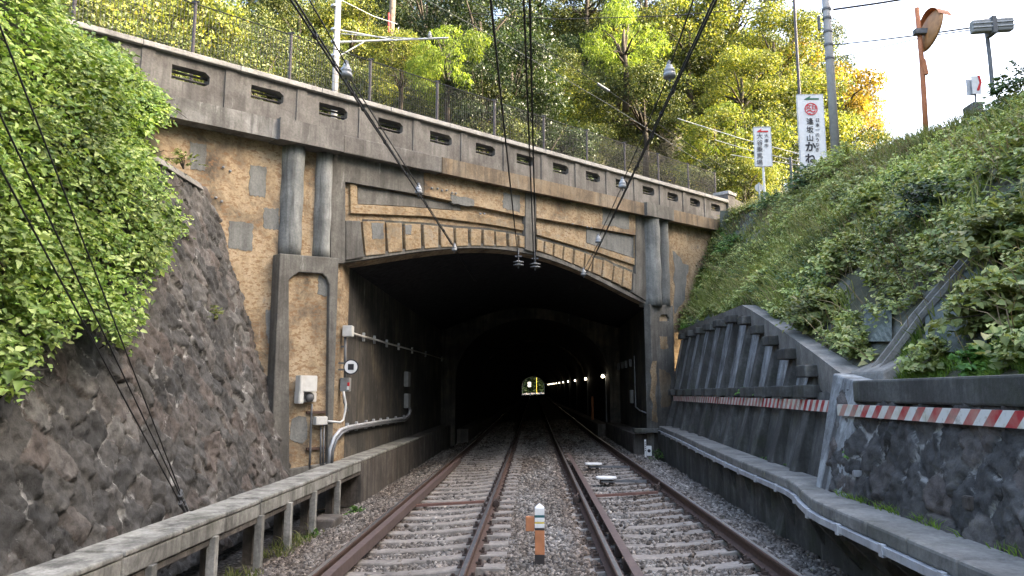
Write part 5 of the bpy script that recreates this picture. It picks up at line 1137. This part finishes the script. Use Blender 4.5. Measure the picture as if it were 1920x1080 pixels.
O1b = bankpts(2600); kb = nfun(O1b[:, 1]*.8+7, O1b[:, 2]*1.1); bshoots(O1b[kb > .1], .25, .6, 9, .09, .16, M['lf_r1'], 'broadleaf_patches', 'patches of large pale leaves standing above the right bank undergrowth', droop=.6)
k2 = nfun(O[:, 1]*.55+3, O[:, 2]*.9); O2 = O[(k2 > .25) & (O[:, 2] > 3)][:1500]
bshoots(O2, .2, .5, 9, .06, .10, M['lf_r2'], 'dark_undergrowth', 'darker green plants growing in patches on the right bank')
# ivy near the portal
O3 = bankpts(5000, 0, .9, 17.5, 24.5); px, py = proj(O3); O3 = O3[(px < 1400 - (py - 400)*.45) & (px > 1262)][:1500]
bshoots(O3, .1, .25, 7, .06, .09, M['lf_ivy'], 'ivy_cover', 'bright ivy creeping beside the right end of the portal', wd=.85)
def grassm(O, hmin, hmax, mat, name, label, lean=.35, w=.010):
    n = len(O); D = np.stack([rng.normal(-.15, lean, n), rng.normal(-.1, lean, n), np.ones(n)], -1); D = unit(D); H = rng.uniform(hmin, hmax, n)[:, None]
    S = unit(np.cross(D, rng.normal(size=(n, 3)))) * w; bend = np.stack([rng.normal(-.1, .3, n), rng.normal(0, .3, n), -.25*np.ones(n)], -1)
    mid = O + D*H*.6; tip = O + D*H*1.0 + bend*H*.5
    V = np.stack([O-S, O+S, mid+S*.7, mid-S*.7, tip, tip+S*.1], 1).reshape(-1, 3); f = np.array([(0, 1, 2, 3), (3, 2, 5, 4)]); Fq = (f[None] + (np.arange(n)*6)[:, None, None]).reshape(-1, 4)
    return tag(merge(name, [(V, Fq)], mat, origin=(0, 0, 0)), label, kind='stuff')
O4 = bankpts(60000); px, py = proj(O4); a = inpoly(px, py, [(1290, 600), (1330, 540), (1420, 470), (1540, 400), (1600, 420), (1520, 520), (1480, 600), (1400, 600)]); b = nfun(O4[:, 1]*1.3, O4[:, 2]*2) > .1
ok = (a | (b & (rng.random(len(px)) < .35))) & ~inpoly(px, py, GUT); grassm(O4[ok][:26000], .15, .5, M['grass'], 'bank_grass', 'pale yellow green grass on the right bank')
OD = bankpts(9000); OD = OD[nfun(OD[:, 1]*1.9+5, OD[:, 2]*2.3) > .25]; grassm(OD[:2600], .3, .7, M['dry'], 'dry_stalks', 'dry brown stalks and dead stems standing among the plants of the right bank', .45, .005)
O5 = bankv(rng.uniform(4.3, 7.9, 9000), rng.uniform(-.02, .10, 9000)); px, py = proj(O5); grassm(O5[nfun(O5[:, 1]*3, O5[:, 0]*3) > -.35], .04, .13, M['grassb'], 'bright_grass', 'bright green grass strip on top of the right stone wall', w=.006)
O6 = np.stack([rng.uniform(2.86, 3.12, 2500), rng.uniform(4.2, 7.3, 2500), np.full(2500, .66)], -1); O6 = O6[(nfun(O6[:, 1]*4, O6[:, 0]*5) > .0) | (O6[:, 1] > 6.3)]; grassm(O6, .05, .14, M['grassb'], 'bright_grass', 'tufts of grass growing between the right trough and the stone wall', w=.005)
O7 = bankv(rng.uniform(8, 24, 5000), rng.uniform(.93, 1.03, 5000)); grassm(O7, .15, .5, M['grass'], 'crest_grass', 'tall seeding grass along the crest of the right bank', w=.007)
O8 = np.stack([rng.uniform(-3.4, -3.0, 1500), rng.uniform(6.6, 12, 1500), np.full(1500, -.36)], -1); O8 = O8[nfun(O8[:, 1]*4, 0*O8[:, 1]) > .05]; grassm(O8, .05, .16, M['grass'], 'trough_weeds', 'dry yellow weeds under the left trough', w=.006)
O9 = np.stack([rng.uniform(2.5, 2.95, 2600), rng.uniform(7, 14, 2600), np.full(2600, -.09)], -1); O9 = O9[nfun(O9[:, 1]*2, O9[:, 0]*4) > .1]; grassm(O9, .02, .05, M['grass'], 'ballast_moss', 'thin green weeds on the ballast by the right trough wall', w=.006)
# net patches : thin fabric sheets lying on the slope
for q in NET:
    cx_ = sum(p[0] for p in q)/len(q); cy_ = sum(p[1] for p in q)/len(q); fr = []
    N = 8; m = MB(); vs = []; bx0, bx1 = min(p[0] for p in q), max(p[0] for p in q); by0, by1 = min(p[1] for p in q), max(p[1] for p in q)
    for i in range(N+1):
        for j in range(N+1):
            h = bank_hit(lerp(bx0, bx1, i/N), lerp(by0, by1, j/N), .10)
            vs.append(h if h is not None else C0 + Vector((9, 12, 5)))
    m.add(vs, [(i*(N+1)+j, (i+1)*(N+1)+j, (i+1)*(N+1)+j+1, i*(N+1)+j+1) for i in range(N) for j in range(N)])
    lbs = ['blue grey netting patch right of the bank gutter', 'blue grey netting patch left of the bank gutter above the corner pier', 'blue grey netting patch at the upper end of the bank gutter', 'grey netting patch below the direction sign', 'grey netting patch beside the right end of the portal']
    tag(m.build('erosion_net', M['net'], norm=False), lbs[NET.index(q)], 'netting', 'erosion netting patches')
# shrubs on the right bank (individual)
def shrub(px, py, r, mat, lb, n=150, ls=.11, hgt=1.0, off=0.0, name='shrub', nl=10, O=None):
    c = O or bank_hit(px, py, off); e = empty(name, c, lb, 'shrub', None)
    a = rng.uniform(0, 2*np.pi, n); el = rng.uniform(.1, 1.5, n); q = rng.uniform(.1, .75, n)[:, None]
    D = np.stack([np.cos(a)*np.cos(el), np.sin(a)*np.cos(el), np.sin(el)*hgt], -1); Or = np.array(c) + D*r*q - np.array((0, 0, .05))
    P, A, N_, L, wd, six = shoots(Or, D + np.array((-.3, -.2, .1)), np.full(n, r*.5), nl, rng.uniform(.8, 1.15, n)*ls, up=(-.2, -.3, .9), droop=.5)
    merge('foliage', [leaves(P, A, N_, L, wd, .2, True)], mat, parent=e)
    m = MB()
    for i in range(0, n, 8): m.tube([Vector(c) - Vector((0, 0, .1)), Vector(Or[i])*.5 + Vector(c)*.5 + Vector((0, 0, .05)), Vector(Or[i]) + Vector(D[i])*r*.3], [.012, .008, .004], 4, False)
    m.build('stems', M['bark'], e, norm=False); return e
for px, py, r, mt, lb, n, ls in ((1540, 600, .60, 'lf_r1', 'large leaved pale green shrub above the corner pier coping', 170, .12), (1590, 500, .60, 'lf_r1', 'rounded pale green shrub in the middle of the right bank', 150, .11), (1885, 600, .5, 'lf_r1', 'bright leafy shrub at the right edge above the striped board', 150, .12), (1890, 470, .55, 'lf_r1', 'leafy green shrub at the right edge beside the gutter top', 150, .12),
  (1750, 410, .6, 'lf_r2', 'dark green bush high on the bank above the gutter', 140, .10), (1640, 395, .6, 'lf_r1', 'wide green bush below the mirror pole', 150, .10), (1520, 350, .8, 'lf_r2', 'dark bush hiding the foot of the shop sign', 200, .10), (1548, 330, .6, 'lf_r1', 'green bush in front of the lower corner of the shop sign', 150, .10), (1450, 395, .7, 'lf_r2', 'dark bush below the direction sign', 170, .10), (1590, 320, .8, 'lf_r1', 'green bush at the foot of the utility pole', 170, .10), (1380, 470, .6, 'lf_ivy', 'bright green bush beside the right end of the parapet', 150, .09), (1440, 540, .5, 'lf_r1', 'light green bush above the ribbed wall peak', 120, .09), (1620, 660, .3, 'lf_r1', 'low leafy plant behind the corner pier top', 70, .09), (1760, 680, .3, 'lf_r1', 'small leafy plant on the grass beside the concrete apron', 70, .09), (1840, 690, .25, 'lf_ivy', 'small bright plant behind the right stone wall coping', 60, .08)):
    shrub(px, py, r, M[mt], lb, n, ls)
for px, py, Y, r, lb in ((1895, 175, 12.3, .55, 'dark bush on the crest at the right edge'), (1910, 130, 12.0, .4, 'sparse twiggy bush silhouetted against the sky at the right edge'), (1870, 160, 12.6, .35, 'thin dark climbing plant round the signal pole')):
    p = atY(px, py, Y); p.z -= r*.6; shrub(0, 0, r, M['lf_r2'], lb, 90 if r > .5 else 26, .10, 1.2, 0, 'bush', 8, O=p)
def plantlet(c, r, mt, lb, n=26, ls=.06): return shrub(0, 0, r, M[mt], lb, n, ls, 1.0, 0, 'small_plant', 6, O=Vector(c))
plantlet((-2.98, 12.6, -.33), .22, 'lf_ivy', 'bright green weed beside the end of the left walkway wall', 40); plantlet((-3.15, 10.8, -.36), .14, 'lf_ivy', 'small green weed by the concrete block under the left trough', 20)
p = atX(400, 590, -4.75); plantlet(p, .2, 'lf_r1', 'small fern growing out of the left stone wall', 22, .07)
p = atX(345, 305, -5.3); plantlet(p, .28, 'lf_r1', 'wispy plant on the left wall cap against the ochre portal', 26, .07)
plantlet((2.98, 7.35, .62), .16, 'lf_ivy', 'bright leafy tuft at the foot of the corner pier', 36); plantlet(atX(1592, 850, 3.0), .09, 'lf_ivy', 'tiny green sprig on the wall face beside the corner pier', 10, .035)
plantlet((3.25, 19.9, -.02), .28, 'lf_ivy', 'green weed in the dark gap at the right tunnel corner', 24)
for Y, k in ((11.4, 0), (10.3, 1), (9.2, 2)): plantlet((lipx(Y)+.46, Y, .62), .14, 'lf_ivy', ['far', 'middle', 'near'][k] + ' tuft of weeds at the foot of the ribbed wall', 20, .05)
for px, k in ((1305, 0), (1370, 1), (1410, 2)):
    Y = 1401*3.62/(px-1000); plantlet((fx(Y, 1.7)+.02, Y, 1.68), .13, 'lf_ivy', ['left', 'middle', 'right'][k] + ' sprig of weeds on the mid ledge of the ribbed wall', 18, .05)

# ================================================================ TREES
def crown_mesh(nm, mat, r, h, nblob, nleaf, ls, seed, flat=1.0, bamboo=False, wd=.6):
    g = np.random.default_rng(seed); a = g.uniform(0, 2*np.pi, nblob); u = g.uniform(-.75, 1, nblob); q = g.uniform(.6, 1.05, nblob)**.6
    C = np.stack([np.cos(a)*np.sqrt(1-u*u)*r*q, np.sin(a)*np.sqrt(1-u*u)*r*q, u*h*.5*q], -1); br = g.uniform(.17, .40, nblob)*r
    P = []; A = []; N_ = []; L = []
    for c, b_ in zip(C, br):
        k = int(nleaf * (b_/r/.32)**2); d = unit(g.normal(size=(k, 3))); d[:, 2] = np.abs(d[:, 2])*np.where(g.random(k) < .75, 1, -1); rad = g.uniform(.55, 1.08, k)[:, None]
        p = c + d*b_*rad*np.array((1, 1, .62*flat)); ax = d*.6 + g.normal(0, .6, (k, 3)) - np.array((0, 0, .9 if bamboo else .25)); nn = d + np.array((0, 0, .6)) + g.normal(0, .5, (k, 3))
        P.append(p); A.append(ax); N_.append(nn); L.append(g.uniform(.6, 1.3, k)*ls)
    V, Fq = leaves(np.concatenate(P), np.concatenate(A), np.concatenate(N_), np.concatenate(L), wd, .2, False)
    me = npmesh(nm, V, Fq); me.materials.append(mat); return me, C
def trunk_mesh(C, th, seed):
    g = random.Random(seed); m = MB(); m.tube([(0, 0, -th), (.1, .05, -th*.5), (-.05, 0, -.3), (0, 0, .6)], [.2, .16, .12, .06], 8)
    for c in C[::5]: c = Vector(c); m.tube([(0, 0, -th*.35 + g.uniform(-.5, .8)), c*.45 + Vector((0, 0, -.3)), c*.95], [.075, .05, .018], 6)
    me = bpy.data.meshes.new('trunk'); me.from_pydata([tuple(v) for v in m.v], [], m.f); me.materials.append(M['bark']); me.shade_smooth(); return me
KIN = {}
def reg(k, mt, specs):
    KIN[k] = []
    for i, (r, h, nb_, nl, ls, fl, bb_, wd) in enumerate(specs):
        cm_, C = crown_mesh('crown', M[mt], r, h, nb_, nl, ls, hash(k) % 97 + i if False else sum(map(ord, k)) + i*13, fl, bb_, wd); KIN[k].append((cm_, trunk_mesh(C, 4.5, i), r))
reg('yel', 't_yel', [(2.6, 4.6, 50, 330, .135, 1, False, .6), (2.9, 5.4, 56, 330, .145, 1, False, .6)])
reg('grn', 't_grn', [(2.7, 4.6, 52, 330, .135, 1, False, .6), (2.5, 5.6, 50, 330, .13, 1.1, False, .5)])
reg('drk', 't_drk', [(2.8, 5.2, 56, 320, .14, 1, False, .5)])
reg('bam', 't_bam', [(1.9, 4.6, 34, 230, .20, .9, True, .22)])
reg('org', 't_org', [(2.2, 3.8, 40, 190, .15, 1, False, .7)])
KW = {'yel': 'yellow green broadleaf tree', 'grn': 'mid green broadleaf tree', 'drk': 'dark evergreen tree', 'bam': 'bright feathery bamboo clump', 'org': 'orange tinted autumn tree'}
LM = [(240, 'above the first parapet slot'), (400, 'left of the second fence post'), (545, 'left of the grey catenary pole'), (790, 'above the bracket arm tip'), (920, 'beside the leftmost centre cable'), (1050, 'just right of the paired centre cables'), (1180, 'above the splice sleeve'), (1310, 'just right of the high right insulator'), (1480, 'between the two white signs'), (150, 'above the left thicket'), (330, 'behind the first fence bays from the left'), (470, 'between the second and third fence posts'), (628, 'behind the grey catenary pole'), (735, 'beside the leaning utility pole'), (850, 'left of the centre cables'), (985, 'behind the centre cables'), (1110, 'right of the centre cables'), (1255, 'behind the right overhead wires'), (1360, 'above the right end of the fence'), (1430, 'behind the direction sign'), (1520, 'behind the tall shop sign'), (1600, 'right of the utility pole')]
used = {}; TREES = []
def tree(kind, X, Y, Z, sc_=1.0, var=None):
    cm_, tm, r = KIN[kind][var if var is not None else random.randrange(len(KIN[kind]))]
    ax, ay = proj(np.array([[X, Y, Z]])); ax, ay = float(ax[0]), float(ay[0])
    e = bpy.data.objects.new({'bam': 'bamboo_clump'}.get(kind, 'broadleaf_tree'), None); COL.objects.link(e); e.location = (X, Y, Z - 4.5*sc_)
    e.rotation_euler = (0, 0, random.uniform(0, 6.28)); e.scale = (sc_, sc_, sc_*random.uniform(.9, 1.12))
    for nm, me in (('crown', cm_), ('trunk', tm)):
        o = bpy.data.objects.new(nm, me); COL.objects.link(o); o.parent = e; o.location = (0, 0, 4.5)
    TREES.append((ax, ay, kind, e))
rnd = random.Random(5); acc = []
for _ in range(9000):
    Y = rnd.uniform(13, 80); X = rnd.uniform(-.78*Y - 2, .47*Y); m_ = -((X + 3.6)*.743 - (Y - 13.65)*.669); s = (X + 3.6)*.669 + (Y - 13.65)*.743
    if m_ < 9.2 or any((X-a)**2 + (Y-b)**2 < (3.1 + .012*Y)**2 for a, b in acc): continue
    low = m_ < 12; sz = rnd.uniform(.8, 1.12)*(.72 if low else 1.0)
    Z = hz(s, m_, Vector((X, Y, 0))) + (1.4 if low else 2.0)*sz; ax, ay = proj(np.array([[X, Y, Z]])); ax, ay = float(ax[0]), float(ay[0])
    if not (60 < ax < 1640) or ay < -230 or (ax > 1330 and ay < 60 + (ax - 1430)*1.0): continue
    acc.append((X, Y)); w = noise.noise(Vector((ax/260., ay/160., 1.5)))
    q_ = rnd.random()
    if ax < 740: kind = ('yel' if w > -.1 else 'grn') if q_ > .25 else 'grn'
    elif ax < 960: kind = 'drk' if rnd.random() < .7 else 'grn'
    elif ax < 1330: kind = ('yel' if w > .0 else 'grn') if q_ > .4 else ('drk' if q_ < .2 else 'grn')
    else: kind = ('yel' if w > -.05 else 'grn') if q_ > .35 else 'grn'
    tree(kind, X, Y, Z, sz)
for kind, px, py, Y, sc_ in (('bam', 842, 128, 29, .75), ('bam', 1170, 60, 38, 1.0), ('drk', 905, 205, 30, .6), ('drk', 900, 60, 34, 1.1), ('drk', 960, 150, 32, .9), ('drk', 800, 30, 36, 1.0), ('bam', 1340, 255, 34, .7), ('yel', 752, 135, 31, .6), ('org', 1570, 190, 40, .95), ('yel', 1390, 150, 36, .8), ('org', 1590, 250, 44, .9), ('yel', 1450, 85, 42, 1.1), ('grn', 1520, 130, 48, 1.15), ('grn', 1590, 235, 52, 1.0), ('yel', 1480, 230, 39, 1.0), ('yel', 1375, 290, 33, .8), ('grn', 1330, 345, 31, .5), ('yel', 1395, 345, 31, .5), ('yel', 1290, 60, 44, 1.2), ('grn', 1370, 40, 46, 1.2), ('drk', 1440, 300, 36, .8), ('yel', 1540, 300, 40, .9), ('org', 1500, 110, 43, .6), ('grn', 530, -10, 50, 1.2), ('yel', 600, 10, 54, 1.25), ('grn', 690, 5, 52, 1.2), ('grn', 860, -20, 62, 1.4), ('drk', 1010, -20, 60, 1.4), ('grn', 1100, -10, 58, 1.3), ('grn', 450, -10, 46, 1.2), ('drk', 770, -10, 56, 1.3), ('grn', 1210, 10, 54, 1.2), ('yel', 660, 60, 46, 1.0), ('grn', 560, 60, 44, 1.0)):
    p = atY(px, py, Y); tree(kind, p.x, p.y, p.z, sc_); (tree('grn' if kind != 'drk' else 'drk', p.x + 1.2, p.y + 1.5, p.z - 3.4*sc_, sc_) if py < 200 else None)
TREES.sort(key=lambda t: t[0])
def vword(y): return 'at top edge' if y < 20 else 'high up' if y < 90 else 'mid height' if y < 160 else 'low' if y < 230 else 'lowest'
def dword(Y): return 'by the road' if Y < 26 else 'lower slope' if Y < 36 else 'middle slope' if Y < 48 else 'upper slope'
by = {}
for t in TREES:
    lm = min(LM, key=lambda l: abs(l[0] - t[0]))[1]; by.setdefault((t[2], vword(t[1]), dword(t[3].location.y), lm), []).append(t)
ORD = ['leftmost', 'second', 'third', 'fourth', 'fifth', 'sixth', 'seventh', 'eighth', 'ninth', 'tenth', 'eleventh', 'twelfth']
for (k, v, dw, lm), L_ in by.items():
    for i, t in enumerate(L_):
        lb = KW[k] + ' ' + v + ' on the ' + dw.replace('by the road', 'roadside') + ' ' + lm
        if len(L_) > 1: lb = (ORD[min(i, 11)] + ' ' + lb)
        tag(t[3], ' '.join(lb.split()[:16]), 'bamboo' if k == 'bam' else 'tree', 'trees on the hillside above the tunnel')
print('trees', len(TREES), max(len(v) for v in by.values()))
# undergrowth behind the road and leaf mass on the hill
n = 60000; Yq = rng.uniform(11, 62, n)**1.0; Xq = rng.uniform(-.78, .5, n)*Yq; mq = -((Xq + 3.6)*.743 - (Yq - 13.65)*.669); okq = (mq > 7.7) & (rng.random(n) < np.minimum(1, 22./Yq)); Xq, Yq, mq = Xq[okq][:24000], Yq[okq][:24000], mq[okq][:24000]; n = len(Xq)
O = np.array([(x_, y_, hz((x_ + 3.6)*.669 + (y_ - 13.65)*.743, m_, Vector((x_, y_, 0)))) for x_, y_, m_ in zip(Xq, Yq, mq)]) + np.array((0, 0, 1.))*rng.uniform(0, .9, n)[:, None]
D = rng.normal(0, .6, (n, 3)) + np.array((0, 0, .8)); P, A, N_, L, wd, six = shoots(O, D, rng.uniform(.5, 1.3, n), 7, rng.uniform(.15, .27, n), six=False)
tag(merge('hill_undergrowth', [leaves(P, A, N_, L, .6, .2, False)], M['t_grn'], origin=(0, 0, 0)), 'green undergrowth on the hillside beyond the bridge road', kind='stuff')
# bank beyond the far exit
n = 3000; O = np.stack([rng.uniform(-12, 12, n), rng.uniform(252, 261, n), 1 + rng.uniform(0, 9, n)], -1); D = rng.normal(0, .6, (n, 3)) + np.array((0, -.4, .5))
P, A, N_, L, wd, six = shoots(O, D, rng.uniform(.8, 1.6, n), 6, rng.uniform(.5, .8, n), six=False)
tag(merge('far_bushes', [leaves(P, A, N_, L, .7, .2, False)], M['t_drk'], origin=(0, 0, 0)), 'sunlit bushes seen through the far tunnel exit', kind='stuff')
p = atY(1006, 735, 230); q = atY(1006, 711, 230); tag(MB().tube([(p.x, 230, p.z - 1), (q.x, 230, q.z + 1)], .05, 8).build('yellow_pole', M['yellow']), 'yellow pole standing beyond the far tunnel exit', 'pole')
p = atY(993, 725, 232); tag(MB().box((p.x - .55, 232, p.z - .1), (p.x + .4, 232.6, p.z + 1.4), .05).build('signal_cabinet', M['white']), 'white box standing beyond the far tunnel exit', 'cabinet')
